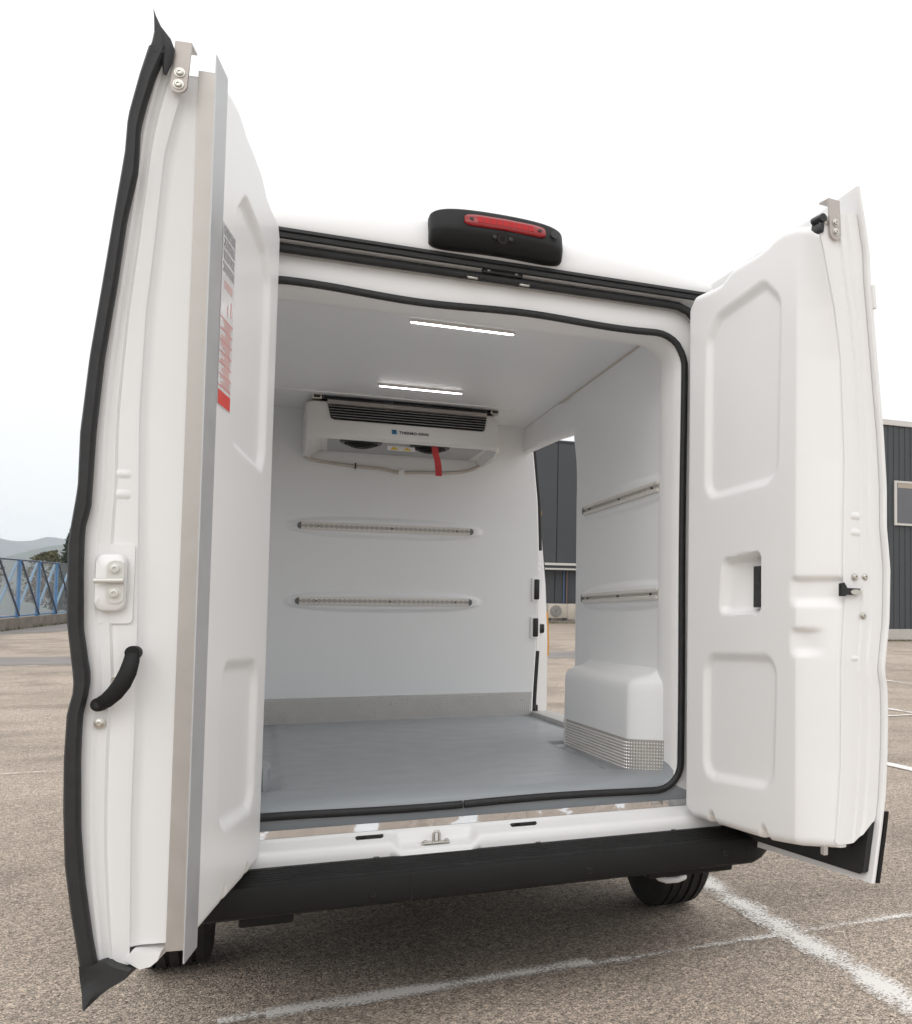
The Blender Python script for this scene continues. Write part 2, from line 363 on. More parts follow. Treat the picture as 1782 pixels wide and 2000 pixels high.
# side posts of the rear frame
for sx in (-1, 1):
    zz = np.linspace(.50, 2.42, 24); secs = []
    for z in zz:
        w = np.interp(z, [.4, 1.0, 1.4, 1.9, 2.25, 2.42], [.96, .99, .99, .945, .91, .87])
        secs.append([(sx * w, .03, z), (sx * (w - .03), .0, z), (sx * .80, .0, z), (sx * .765, .01, z), (sx * .755, .06, z), (sx * .735, .07, z)])
    loft('rear_post', secs, M['paint'], van, closed=False, caps=False)

# black rubber strip under the header, with two ridges
secs = []
for x in np.linspace(-.82, .78, 30):
    secs.append([(x, y, z) for y, z in ((.006, 2.406), (-.010, 2.404), (-.012, 2.394), (-.006, 2.390), (-.012, 2.386), (-.010, 2.374), (.004, 2.372), (.02, 2.380))])
loft('header_strip', secs, M['rubber'], van, ang=30)
# weatherstrip round the opening
wp = [Vector((x, .030, z)) for x, z in resample([(.738, .62)] + [q for q in rrect(-.79, .738, .20, 2.352, .10, 8)[18:]] + [(-.79, .62)], 120, closed=False)]
tube('weatherstrip', wp, .0135, M['rubber'], van, 10, sq=(1.0, 1.15))
# small parts under the header: a black contact plate, two strikers
box('contact_plate', -.046, .088, .010, .026, 2.362, 2.386, M['gloss'], van, .004)
for x in (-.025, .066): screw('screw', (x, .010, 2.374), (0, -1, 0), .004, .004, M['steel'], van)
for x in (-.078, .092):
    tube('upper_striker', [(x - .016, .045, 2.352), (x - .016, .015, 2.346), (x - .014, .002, 2.336), (x + .014, .002, 2.336), (x + .016, .015, 2.346), (x + .016, .045, 2.352)], .0042, M['steel'], van, 8)

# insulation frame lining round the opening (white) with its grey lower lip
N = 160
loops = []
for (y, x, z0, z1, r, rb) in ((.060, .742, .545, 2.338, .11, .06), (.060, .712, .582, 2.285, .115, .08), (.058, .694, .604, 2.258, .115, .09), (.062, .680, .618, 2.248, .11, .06), (.075, .670, .632, 2.243, .105, .035), (.11, .663, .645, 2.239, .10, .02), (.16, .657, .650, 2.236, .095, .012), (.215, .655, .652, 2.238, .095, .012), (.235, .660, .652, 2.246, .09, .012), (.25, .70, .652, 2.35, .06, .012)):
    loops.append([(px_, y, pz) for px_, pz in resample(rrect(-x - .065, x, z0, z1, r, 10, (rb, rb, r, r)), N)])
Vv = [p for l in loops for p in l]; up, lo = [], []
for i in range(len(loops) - 1):
    for j in range(N):
        f = (i * N + j, i * N + (j + 1) % N, (i + 1) * N + (j + 1) % N, (i + 1) * N + j)
        zavg = (sum(loops[q][j][2] for q in range(3, 8)) + sum(loops[q][(j + 1) % N][2] for q in range(3, 8))) / 10
        (lo if zavg < .675 else up).append(f)
mesh('opening_lining', Vv, up, M['gel'], van, True, 60)
mesh('floor_lip', Vv, lo, M['floor'], van, True, 60)
# inner door seal, slightly wavy, cut at the bottom
sp = resample(rrect(-.75, .686, .603, 2.249, .115, 12, (.09, .09, .115, .115)), 260)
i0 = int(np.argmin(np.hypot(sp[:, 0] + .064, sp[:, 1] - .603))); sp = np.roll(sp, -i0, 0)
path = [(x, .047 + .004 * math.sin(i * .11), z + (.006 * math.sin(x * 9 + .6) if z > 2.2 else .003 * math.sin(x * 7)) ) for i, (x, z) in enumerate(sp)]
path = [(path[0][0] + .003, path[0][1], path[0][2])] + path[1:] + [(path[0][0] - .003, path[0][1], path[0][2])]
tube('door_seal', path, .0115, M['rubber'], van, 10, sq=(1.0, 1.1))

# polished sill plate and painted sill
sxs = np.linspace(-.80, .735, 120)
loft('sill_plate', [[(x, .0125 + .0006 * math.sin(x * 23) + .0004 * math.sin(x * 61 + 1), .5462), (x, .0138 + .0006 * math.sin(x * 17 + 2) + .0003 * math.sin(x * 47), .5690), (x, .024, .5690), (x, .024, .5462)] for x in sxs], M['mirror'], van, ang=40)
secs = []; sx_ = np.concatenate([np.linspace(-.80, -.31, 12), np.linspace(-.305, -.02, 40), np.linspace(.0, .80, 16)])
def rec_k(x): return float(sstep(-.292, -.262, x) * (1 - sstep(-.058, -.028, x)))
for x in sx_:
    k = rec_k(x)
    P_ = [(.014, .5455), (.010, .5450), (-.012, .5360), (-.032, .5270), (-.040, .5235), (-.052, .5190), (-.060, .510), (-.063, .490), (-.062, .476), (-.040, .470)]
    Q_ = [(.014, .5455), (.004, .5425), (-.006, .532), (-.010, .516), (-.016, .505), (-.036, .499), (-.062, .496), (-.073, .488), (-.074, .466), (-.040, .458)]
    secs.append([(x, a[0] * (1 - k) + b_[0] * k, a[1] * (1 - k) + b_[1] * k) for a, b_ in zip(P_, Q_)])
loft('rear_sill', secs, M['paint'], van, closed=False, caps=False, ang=70)
def on_sill(x, y, o=0.0): return (x, y - .375 * o, .5360 + (y + .012) * .45 + .927 * o)
for x0, x1 in ((-.393, -.312), (.074, .160)):
    b_ = loft('sill_slot', [[on_sill(x0 + .004, -.028, o), on_sill(x1 - .006, -.028, o), on_sill(x1, -.022, o), on_sill(x1, -.010, o), on_sill(x0 + .006, -.010, o), on_sill(x0, -.016, o)] for o in (-.002, .0012)], M['gloss'], van, smooth=False)
    loft('slot_tongue', [[on_sill(x0 + .012, -.024, o), on_sill(x0 + .03, -.024, o), on_sill(x0 + .03, -.015, o), on_sill(x0 + .012, -.015, o)] for o in (.001, .003)], M['plastic'], b_, smooth=False)
lk = box('latch_striker', -.20, -.118, -.052, -.022, .502, .506, M['steel'], van, .0015)
tube('hook', [(-.166, -.037, .504), (-.166, -.037, .530), (-.161, -.037, .537), (-.153, -.037, .537), (-.149, -.037, .530), (-.149, -.037, .504)], .0045, M['steel'], lk, 8)
for x in (-.191, -.127): screw('screw', (x, -.037, .506), (0, -.3, 1), .006, .006, M['steel'], lk)

# step bumper
secs = []
bx_s = np.concatenate([[-1.0, -.99, -.97, -.94, -.90], np.linspace(-.86, .86, 40), [.90, .94, .97, .99, 1.0]])
tread = [(-.055, .474), (-.060, .478), (-.078, .478)]
for k in range(6):
    y = -.085 - k * .0175; z = .475 - k * .0026
    tread += [(y, z + .0010), (y - .0015, z - .0050), (y - .0075, z - .0055), (y - .009, z + .0005)]
tread += [(-.199, .4595), (-.2075, .4565), (-.2110, .449), (-.2130, .390), (-.2095, .377), (-.198, .369), (-.18, .366), (-.10, .364), (-.05, .37)]
for x in bx_s:
    k = max(0, (abs(x) - .86) / .14); back = .16 * k ** 2.2; lift = .045 * k
    secs.append([(x, min(y + back * ((-y - .05) / .16 + .15), .1), z + lift * (z < .43)) for y, z in tread])
bump = loft('bumper', secs, M['plastic'], van, ang=28)
for x, y, z, ax in ((-.355, -.2135, .405, (0, -1, 0)), (.285, -.2135, .405, (0, -1, 0)), (.755, -.2135, .415, (0, -1, 0)), (-.80, -.2135, .415, (0, -1, 0))):
    disc('clip', (x, y + .001, z), ax, .011, .003, M['gloss'], bump, 14, .009); disc('clip_centre', (x, y - .002, z), ax, .005, .003, M['plastic'], bump, 10)
for x in (-.335, .155, .62):
    disc('clip', (x, -.070, .4782), (0, -.1, 1), .009, .0025, M['gloss'], bump, 14)
box('seam', -.2515, -.249, -.2155, -.205, .372, .448, M['dark'], bump)
box('seam', .842, .8445, -.2125, -.15, .380, .445, M['dark'], bump)
box('underside_tab', -.70, -.56, -.16, -.06, .335, .368, M['plastic'], bump, .008)
box('underside_tab', .50, .80, -.17, -.08, .345, .368, M['plastic'], bump, .008)
tube('tow_eye', [(.62, .30, .30), (.632, .17, .285), (.640, .120, .272), (.66, .105, .266), (.70, .102, .265), (.728, .112, .268), (.738, .17, .28), (.738, .30, .30)], .011, M['paint'], van, 10)
screw('tow_bolt', (.575, .10, .31), (0, -1, 0), .011, .02, M['steel'], van)
box('tow_bracket', .53, .68, .13, .34, .29, .36, M['dark'], van, .01)
box('exhaust_shield', -.5, .45, .1, .5, .32, .40, M['dark'], van, .03)

# wheels
def wheel(x, y):
    sgn = 1 if x > 0 else -1
    R0 = .335; prof_ = [(-.085, .215), (-.104, .25), (-.110, .285), (-.103, .315), (-.088, .330)]
    tr = []
    for g in (-.058, -.020, .020, .058):
        tr += [(g - .0065, .3345), (g - .005, .325), (g + .005, .325), (g + .0065, .3345)]
    prof_ += tr + [(.088, .330), (.103, .315), (.110, .285), (.104, .25), (.085, .215)]
    secs = []
    for k in range(56):
        a = 2 * math.pi * k / 56
        secs.append([(x + px_, y + r * math.cos(a), R0 + r * math.sin(a)) for px_, r in prof_])
    w = loft('wheel', secs, M['tyre'], van, loop=True, ang=30)
    secs = []
    for px_, r in ((-.085, .217), (-.07, .19), (-.02, .18), (.05, .17), (.06, .08), (.075, .06), (.075, .01)):
        secs.append([(x + sgn * px_, y + r * math.cos(2 * math.pi * k / 32), R0 + r * math.sin(2 * math.pi * k / 32)) for k in range(32)])
    loft('rim', secs, M['steel'], w, ang=30)
for x, y in ((.895, .80), (-.895, .80), (.86, 4.1), (-.86, 4.1)): wheel(x, y)

# high brake light with reversing camera
secs = []
for u in np.linspace(-1, 1, 45):
    x = -.005 + .216 * math.copysign(1 - (1 - abs(u)) ** 1.6, u)
    k = (1 - min(1, abs(x + .005) / .2165) ** 5) ** .35; k2 = .35 + .65 * k
    dzc = -.012 * abs(x / .216) ** 2
    base = [(.02, 2.550), (-.034, 2.5505), (-.048, 2.547), (-.0565, 2.539), (-.077, 2.484), (-.080, 2.474), (-.080, 2.466), (-.070, 2.440), (-.056, 2.424), (-.04, 2.418), (.02, 2.416)]
    secs.append([(x, .01 + (y - .01) * k2, 2.482 + (z - 2.482) * (.55 + .45 * k) + dzc) for y, z in base])
bl = loft('brake_light', secs, M['plastic'], van, ang=35)
def on_face(x, f, out=0.0):      # point on the sloping lamp face; f 0 = lower edge, 1 = upper edge
    return Vector((x, -.077 + .021 * f - out * .94, 2.484 + .057 * f - .012 * (x / .216) ** 2 + out * .34))
lens = []
nL = 44
for i in range(nL):
    a = 2 * math.pi * i / nL; c_, s_ = math.cos(a), math.sin(a)
    lens.append((.012 + .132 * math.copysign(abs(c_) ** .22, c_), .36 + .37 * math.copysign(abs(s_) ** .6, s_)))
secs = [[on_face(.012 + (x - .012) * k, .36 + (f - .36) * k2, o) for x, f in lens] for k, k2, o in ((1.0, 1.0, -.002), (1.0, 1.0, .004), (.985, .88, .0075), (.5, .4, .009))]
ln = loft('lens', secs, M['red'], bl, ang=60)
for x in (-.098, .124): disc('lens_screw', on_face(x, .36, .0075), (0, -.94, .34), .006, .003, M['gloss'], bl, 12)
for i in range(9):
    x = -.07 + i * .0205
    secs = [[on_face(x + dx, .36 + df, o) for dx, df in ((-.008, -.17), (.008, -.17), (.008, .17), (-.008, .17))] for o in (.0085, .0098)]
    loft('led_cell', secs, M['red_in'], ln, smooth=False)
disc('end_cap', on_face(.178, .45, .0), (0, -.94, .34), .016, .0022, M['gloss'], bl, 20)
cb = disc('camera_bezel', (.002, -.077, 2.456), (0, -.93, -.36), .020, .006, M['gloss'], bl, 24, .018)
disc('camera_eye', (.002, -.0825, 2.4538), (0, -.93, -.36), .008, .003, M['plastic'], cb, 16)
for sx in (-1, 1): box('bezel_lug', .002 + sx * .026 - .007, .002 + sx * .026 + .007, -.082, -.07, 2.449, 2.463, M['gloss'], cb, .003)

# ------------------------------------------------------------------ cargo bay
def gridmesh(name, A, B, fn, m, parent, smooth=True, ang=None):
    na, nb = len(A), len(B); AA, BB = np.meshgrid(A, B, indexing='ij'); P = np.stack(fn(AA, BB), -1).reshape(-1, 3)
    return mesh(name, P, [(i * nb + j, (i + 1) * nb + j, (i + 1) * nb + j + 1, i * nb + j + 1) for i in range(na - 1) for j in range(nb - 1)], m, parent, smooth, ang)
YB = 2.74
RZ = (1.710, 1.303)
# floor tray: raised field inside a shallow gutter, with lashing recesses
def floor_f(X, Y):
    d = np.minimum(np.minimum(.742 - X, X + .66), 2.735 - Y)
    d = np.where(Y < 1.25, np.minimum(np.where(X > .3, .56 - X + .02 * 0, d), d), d)
    Z = .655 - .013 * (1 - sstep(.045, .075, d)) * (1 - sstep(.0, .5, -Y + .0))
    for cx, cy, rx, ry in ((.515, 1.02, .035, .11), (.50, .30, .03, .10)):
        q = np.sqrt(((X - cx) / rx) ** 2 + ((Y - cy) / ry) ** 2); Z = Z - .008 * (1 - sstep(.75, 1.0, q))
    # raised pad outline near the recesses
    q = np.abs(np.maximum(np.abs(X - .50) / .085, np.abs(Y - 1.02) / .17) - 1); Z = Z + .0016 * (1 - sstep(0, .10, q))
    q = np.abs(np.maximum(np.abs(X + .575) / .055, np.abs(Y - .40) / .20) - 1); Z = Z + .0016 * (1 - sstep(0, .10, q))
    Z = Z + .0008 * np.sin(X * 5 + 1) * np.sin(Y * 3)
    Z = np.minimum(Z, .6500 + np.maximum(Y - .225, 0) * .12)
    return X, Y, Z
gridmesh('floor_tray', np.concatenate([np.linspace(-.76, .40, 80), np.linspace(.405, .80, 90)]), np.concatenate([np.linspace(.205, 1.3, 130), np.linspace(1.31, 2.65, 70), np.linspace(2.652, 2.75, 24)]), floor_f, M['floor'], van)
# lashing boss at the left
secs = []
for z, k in ((.645, 1), (.70, 1), (.716, .9), (.722, .6)):
    secs.append([(-.648 + .024 * k * math.cos(a), .42 + .16 * k * math.sin(a), z) for a in np.linspace(0, 2 * math.pi, 20, endpoint=False)])
loft('lashing_boss', secs, M['floor'], van)

# blister (moulded raised pod) behind each rail
def pod(L, Z, a, b, zc, h=.014):
    c, hl = (a + b) / 2, (b - a) / 2
    u = np.clip(np.abs(L - c) / (hl + .062), 0, 1); hw = .064 * np.sqrt(np.clip(1 - u ** 3.2, 0, 1)) + 1e-4
    q = np.abs(Z - zc) / hw
    return h * (1 - sstep(.55, 1.0, q)) * (1 - sstep(.93, 1.0, u))
# bulkhead
def edge_x(Z): return np.interp(Z, [.60, .78, 1.1, 1.54, 1.9, 2.197, 2.36], [.755, .760, .776, .783, .768, .737, .715])
def bulk_f(U, Z):
    X = -.76 + U * (edge_x(Z) + .76); Y = np.full_like(X, YB)
    for z in RZ: Y = Y - pod(X, Z, -.511, .399, z)
    return X, Y, Z
zz = np.unique(np.concatenate([np.linspace(.64, 2.36, 60)] + [np.linspace(z - .08, z + .08, 46) for z in RZ]))
bh = gridmesh('bulkhead', np.linspace(0, 1, 170), zz, bulk_f, M['lining'], van)
# jamb edge of the bulkhead and the front post of the side opening
secs = []
for z in np.linspace(.60, 2.30, 50):
    e = float(edge_x(z)); secs.append([(e, YB, z), (e + .006, YB + .006, z), (e + .010, YB + .03, z), (e + .010, YB + .06, z)])
loft('bulkhead_edge', secs, M['gel'], van, closed=False, caps=False)
def post_x(z): return float(np.interp(z, [.55, .66, 1.08, 1.428, 1.869, 2.215, 2.4], [.897, .897, .896, .877, .835, .782, .74]))
secs = []
for z in np.linspace(.52, 2.34, 60):
    e = float(edge_x(z)); p = post_x(z); st = .012 * float(sstep(1.30, 1.26, z))
    secs.append([(e + .020, YB + .06, z), (e + .034, YB + .075, z), (p - .03, YB + .17, z), (p - .008, YB + .19, z), (p + st * 0, YB + .21, z), (p - .002, YB + .25, z)])
loft('side_post', secs, M['paint'], van, closed=False, caps=False)
# rubber along the post: slim at the top and again low down
def post_seal(name, z0, z1, r):
    pts = []
    for z in np.linspace(z0, z1, 26): pts.append((float(edge_x(z)) + .022, YB + .045, z))
    tube(name, pts, r, M['rubber'], van, 8)
post_seal('post_seal', 2.22, 1.62, .012); post_seal('post_seal', 1.02, .64, .015)
for z0, z1, dx in ((2.08, 1.85, .002), (1.255, .985, .002)):
    secs = []
    for z in np.linspace(z0, z1, 20):
        p = post_x(z) + dx; secs.append([(p - .012, YB + .199, z), (p + .006, YB + .207, z), (p + .009, YB + .24, z), (p - .006, YB + .23, z)])
    loft('livery_edge', secs, M['orange'], van)
secs = []
for z in np.linspace(1.80, 1.45, 14):
    p = post_x(z); secs.append([(p - .004, YB + .20, z), (p + .004, YB + .212, z), (p + .004, YB + .24, z), (p - .004, YB + .23, z)])
loft('side_window_edge', secs, M['gloss'], van)
# pockets with black catches on the bulkhead edge
for z0, z1 in ((1.325, 1.445), (1.105, 1.215)):
    e = float(edge_x((z0 + z1) / 2))
    pk = box('catch_pocket', e - .036, e + .004, YB - .0105, YB + .02, z0 - .012, z1 + .008, M['gel'], van, .004)
    box('catch', e - .022, e + .009, YB - .018, YB + .02, z0, z1, M['gloss'], pk, .006)
box('door_catch', .815, .848, 2.83, 2.87, 1.125, 1.18, M['gloss'], van, .008)
box('post_foot', .78, .81, 2.80, 2.84, .655, .70, M['gloss'], van, .006)
box('post_guard', .845, .895, 2.95, 2.98, .62, .70, M['plastic'], van, .006)

# right-hand wall lining with its curved front edge
def wall_x(Z): return np.interp(Z, [.6, 1.8, 2.1, 2.36], [.668, .668, .678, .699])
def wall_front(Z): return .028 + np.interp(Z, [.6, 1.01, 1.48, 1.823, 1.9, 1.977, 2.115, 2.288, 2.36], [1.437, 1.437, 1.445, 1.452, 1.465, 1.488, 1.562, 1.672, 1.73])
def wall_f(U, Z):
    Y = .20 + U * (wall_front(Z) - .20); X = wall_x(Z)
    for z in RZ: X = X - pod(Y, Z, .05, 1.285, z + .0, .012)
    X = X + .02 * sstep(.985, 1.0, U)
    return X, Y, Z
gridmesh('wall_lining', np.concatenate([np.linspace(0, .96, 90), np.linspace(.965, 1, 10)]), zz, wall_f, M['lining'], van)
secs = [[(float(wall_x(z)) + .02, float(wall_front(z)), z), (float(wall_x(z)) + .05, float(wall_front(z)) + .012, z), (.96, float(wall_front(z)) + .012, z)] for z in np.linspace(.6, 2.34, 50)]
loft('wall_jamb', secs, M['gel'], van, closed=False, caps=False)
gridmesh('wall_lining', np.linspace(.2, YB, 20), np.linspace(.62, 2.36, 20), lambda Y, Z: (np.full_like(Y, -.76), Y, Z), M['lining'], van)
# ceiling with two joints, and header box over the side opening
def ceil_f(X, Y): return X, Y, 2.352 - .006 * (X / .7) ** 2
gridmesh('ceiling_lining', np.linspace(-.762, .74, 30), np.linspace(.22, YB + .01, 40), ceil_f, M['lining'], van)
for yj in (2.22,): box('ceiling_joint', -.75, .60, yj, yj + .004, 2.3445, 2.351, M['gel'], van)
secs = [[(.697, y, 2.342), (.695, y, 2.350), (.688, y, 2.352)] for y in (.26, YB)]
loft('wall_joint', [[(.690, y, 2.3455), (.697, y, 2.3385), (.70, y, 2.35)] for y in (.26, YB)], M['hose'], van)
secs = []
for y in np.linspace(1.40, YB + .01, 34):
    zb = 2.138 + .048 * (y - 1.63) / 1.1; k = float(sstep(1.75, 2.0, y)); dx = .010 * (1 - k) - .006 * k
    secs.append([(float(wall_x(2.12 if z < 2.2 else z)) + dx + ex, y, z) for z, ex in ((2.356, 0), (2.33, 0), (zb + .075, 0), (zb + .045, .001), (zb + .028, .004), (zb + .014, .011), (zb + .008, .022), (zb + .006, .040), (zb + .02, .048), (zb + .15, .05))])
loft('side_header', secs, M['lining'], van, closed=False, caps=False)
# LED strips in the ceiling
for y in (.667, 1.91):
    l = box('led_light', -.197, .197, y - .0095, y + .0095, 2.3405, 2.3535, M['rail'], van, .002)
    box('diffuser', -.193, .193, y - .006, y + .006, 2.3375, 2.3415, M['led'], l, .0015)

# cargo rails: groove, two scalloped lips, screws, end caps
def rail(name, P0, P1, out, h=.042, caps=(0, 1)):
    P0, P1, out = Vector(P0), Vector(P1), Vector(out); d = (P1 - P0).normalized(); L = (P1 - P0).length; up_ = Vector((0, 0, 1))
    def W(s, v, o): return P0 + d * s + up_ * v + out * o
    r_ = loft(name, [[W(s, v, o) for v, o in ((-h / 2, 0), (-h / 2, .004), (h / 2, .004), (h / 2, 0))] for s in (.012, L - .012)], M['rail_in'], van, smooth=False)
    pitch = .0254; n = int((L - .03) / (pitch / 6))
    for sg in (-1, 1):
        secs = []
        for i in range(n + 1):
            s = .015 + (L - .03) * i / n; w = .0040 + .0075 * abs(math.sin(math.pi * s / pitch)) ** 1.5
            secs.append([W(s, sg * h / 2, .0045), W(s, sg * h / 2, .0105), W(s, sg * (h / 2 - .003), .0115), W(s, sg * w, .0115), W(s, sg * w, .0045)])
        loft('rail_lip', secs, M['rail'], r_, ang=30)
    for s in (.10, L * .52, L - .09):
        disc('rail_screw', W(s, 0, .004), out, .0038, .0075, M['gloss'], r_, 10)
    for ci, (s, sg) in enumerate(((.014, -1), (L - .014, 1))):
        if ci not in caps: continue
        pts = [W(s + sg * .018 * math.cos(a), .0185 * math.sin(a), 0) for a in np.linspace(-math.pi / 2, math.pi / 2, 12)]
        ec = loft('end_cap', [[p + out * o for p in pts] for o in (.002, .0125)], M['cap'], r_, ang=40)
    return r_
for z in RZ:
    rail('cargo_rail', (-.511, YB - .0125, z), (.399, YB - .0125, z), (0, -1, 0))
    rail('cargo_rail', (.6575, 1.272, z), (.6575, .205, z), (-1, 0, 0), caps=(0,))

# wheel box at the right
def wb_section(y):
    k = float(sstep(.285, .12, y)); xi = .557 * (1 - k) + .672 * k; kf = float(sstep(1.19, 1.235, y)); xi += .016 * kf
    return xi
secs = []
wy = np.concatenate([np.linspace(.10, .34, 30), np.linspace(.36, 1.18, 12), np.linspace(1.19, 1.24, 8)])
for y in wy:
    xi = wb_section(y); zt = .985 - .012 * float(sstep(1.19, 1.24, y))
    secs.append([(xi, y, .62), (xi, y, .80), (xi, y, zt - .045), (xi + .003, y, zt - .022), (xi + .012, y, zt - .006), (xi + .030, y, zt + .004), (max(xi + .05, .64), y, zt + .020), (max(xi + .06, .665), y, zt + .035), (max(.70, xi + .07), y, zt + .07)])
secs.append([(max(p[0], .69), 1.245, p[2]) for p in secs[-1]])
loft('wheel_box', secs, M['lining'], van, closed=False, caps=False, ang=70)
# aluminium kick plates
def kick(name, pts, z0, z1, thick_dir):
    P = resample(pts, 60, closed=False); L = np.r_[0, np.cumsum(np.linalg.norm(np.diff(P, axis=0), axis=1))]
    V = []; uv = []
    for i, (x, y) in enumerate(P):
        dx, dy = (P[min(i + 1, 59)] - P[max(i - 1, 0)]); n_ = np.array([-dy, dx]) / (np.hypot(dx, dy) + 1e-9) * thick_dir
        for (z, o) in ((z0, 0), (z0, .003), (z1, .003), (z1, 0)):
            V.append((x + n_[0] * o, y + n_[1] * o, z)); uv.append((L[i], z))
    Fc = [(i * 4 + k, (i + 1) * 4 + k, (i + 1) * 4 + (k + 1) % 4, i * 4 + (k + 1) % 4) for i in range(59) for k in range(4)] + [(0, 1, 2, 3), (236, 237, 238, 239)]
    return mesh(name, V, Fc, M['kick'], van, uv=uv)
kp = [(wb_section(y) - .001, y) for y in np.concatenate([np.linspace(1.242, .34, 10), np.linspace(.33, .115, 20)])] + [(.69, .108), (.70, .125)]
k1 = kick('kick_plate', kp, .648, .762, -1)
k2 = kick('kick_plate', [(-.76, YB - .002), (.755, YB - .002)], .643, .782, -1)
for x in (-.02, .70): screw('screw', (x, YB - .005, .735), (0, -1, 0), .004, .003, M['steel'], k2)
M['stud'] = mat('stud_aluminium', (.88, .86, .835), .30, metal=.75); M['stud_bed'] = mat('stud_bed', (.50, .475, .45), .5, metal=.5)
def studs(pts, z0, z1, side, parent, pitch=.0118, r=.0047, h=.0032):
    P = np.array(pts, float); L = np.r_[0, np.cumsum(np.linalg.norm(np.diff(P, axis=0), axis=1))]; V, Fc = [], []
    for i in range(int(L[-1] / pitch)):
        q = (i + .5) * pitch; c = np.array([np.interp(q, L, P[:, 0]), np.interp(q, L, P[:, 1])]); e = np.array([np.interp(q + .004, L, P[:, 0]), np.interp(q + .004, L, P[:, 1])]) - c; e /= np.linalg.norm(e) + 1e-9; n_ = np.array([-e[1], e[0]]) * side
        for j in range(int((z1 - z0) / pitch)):
            zc = z0 + (j + .5) * pitch; k = len(V); b0 = c + n_ * .0028; tp_ = c + n_ * (.003 + h)
            for sx, sz in ((-1, 0), (0, -1), (1, 0), (0, 1)): V.append((*(b0 + e * r * sx), zc + r * sz))
            for sx, sz in ((-1, 0), (0, -1), (1, 0), (0, 1)): V.append((*(tp_ + e * r * .35 * sx), zc + r * .35 * sz))
            Fc += [(k, k + 1, k + 5, k + 4), (k + 1, k + 2, k + 6, k + 5), (k + 2, k + 3, k + 7, k + 6), (k + 3, k, k + 4, k + 7), (k + 4, k + 5, k + 6, k + 7)]
    o = mesh('studs', V, Fc, M['stud'], parent); o['kind'] = 'stuff'; return o
studs(kp[:-1], .648, .762, -1, k1); studs([(-.76, YB - .002), (.755, YB - .002)], .643, .782, -1, k2)
k1.data.materials[0] = M['stud_bed']
k3 = kick('threshold_plate', [(.757, YB), (.757, 1.30)], .636, .668, 1)
box('threshold', .758, .88, 1.25, YB + .02, .60, .667, M['alu'], van, .004)

# cooling unit under the ceiling
cu = loft('cooling_unit', [[(x, y, z) for y, z in pr] for x, pr in [
    (-.503, [(2.42, 2.30), (2.35, 2.28), (2.305, 2.22), (2.275, 2.14), (2.30, 2.10), (2.40, 2.09), (2.71, 2.09), (2.71, 2.30)]),
    (-.497, [(2.41, 2.325), (2.32, 2.30), (2.275, 2.22), (2.24, 2.135), (2.26, 2.105), (2.36, 2.08), (2.72, 2.08), (2.72, 2.33)]),
    (-.47, [(2.39, 2.335), (2.30, 2.312), (2.2605, 2.22), (2.223, 2.13), (2.235, 2.108), (2.30, 2.09), (2.72, 2.075), (2.72, 2.34)]),
    (-.42, [(2.385, 2.335), (2.30, 2.314), (2.2585, 2.22), (2.2205, 2.132), (2.230, 2.115), (2.256, 2.136), (2.72, 2.122), (2.72, 2.34)]),
    (.40, [(2.385, 2.335), (2.30, 2.314), (2.2585, 2.22), (2.2205, 2.132), (2.230, 2.115), (2.256, 2.136), (2.72, 2.122), (2.72, 2.34)]),
    (.43, [(2.39, 2.335), (2.30, 2.312), (2.2605, 2.22), (2.223, 2.13), (2.235, 2.108), (2.30, 2.09), (2.72, 2.085), (2.72, 2.34)]),
    (.448, [(2.41, 2.325), (2.32, 2.30), (2.275, 2.22), (2.24, 2.135), (2.26, 2.105), (2.36, 2.085), (2.72, 2.09), (2.72, 2.33)]),
    (.453, [(2.42, 2.30), (2.35, 2.28), (2.305, 2.22), (2.275, 2.14), (2.30, 2.11), (2.40, 2.095), (2.71, 2.10), (2.71, 2.30)])]], M['unit'], van, ang=35)
def uf(x, f, o=0.0):    # on the sloping front: f 0 = lower lip (y 2.222,z 2.132), 1 = top (2.30,2.314)
    p0 = np.array([2.2185, 2.132]); p1 = np.array([2.300, 2.316]); n_ = np.array([-.914, .405])
    q = p0 + (p1 - p0) * f + n_ * o; return Vector((x, q[0], q[1]))
# air grille: dark backing, slats
gp = [(-.405, .985), (.388, .985), (.370, .50), (.355, .465), (-.372, .465), (-.387, .50)]
gr = loft('air_grille', [[uf(x, f, o) for x, f in gp] for o in (.001, .004)], M['gloss'], cu, smooth=False)
for k in range(5):
    f = .505 + k * .080; w0, w1 = -.384 - .016 * k / 4, .366 + .016 * k / 4
    loft('slat', [[uf(x, f - .010, .004), uf(x, f - .014, .012), uf(x, f + .002, .013), uf(x, f + .010, .005)] for x in (w0, w1)], M['plastic'], gr, smooth=False)
    loft('slat_edge', [[uf(x, f - .010, .0125), uf(x, f - .010, .0150), uf(x, f - .001, .0150), uf(x, f - .001, .0125)] for x in (w0, w1)], M['unit_in'], gr, smooth=False)
loft('top_rail', [[uf(x, f, o) for f, o in ((.90, .003), (.90, .014), (1.02, .014), (1.02, .003))] for x in (-.404, .387)], M['bracket'], cu, smooth=False)
box('top_gap', -.44, .43, 2.31, 2.40, 2.330, 2.347, M['gloss'], cu, .003)
for x in (-.452, .432):
    br = box('hanger', x - .022, x + .022, 2.30, 2.36, 2.327, 2.350, M['steel'], cu, .003)
    box('hanger_slot', x - .015, x + .015, 2.297, 2.31, 2.331, 2.346, M['gloss'], br, .002)
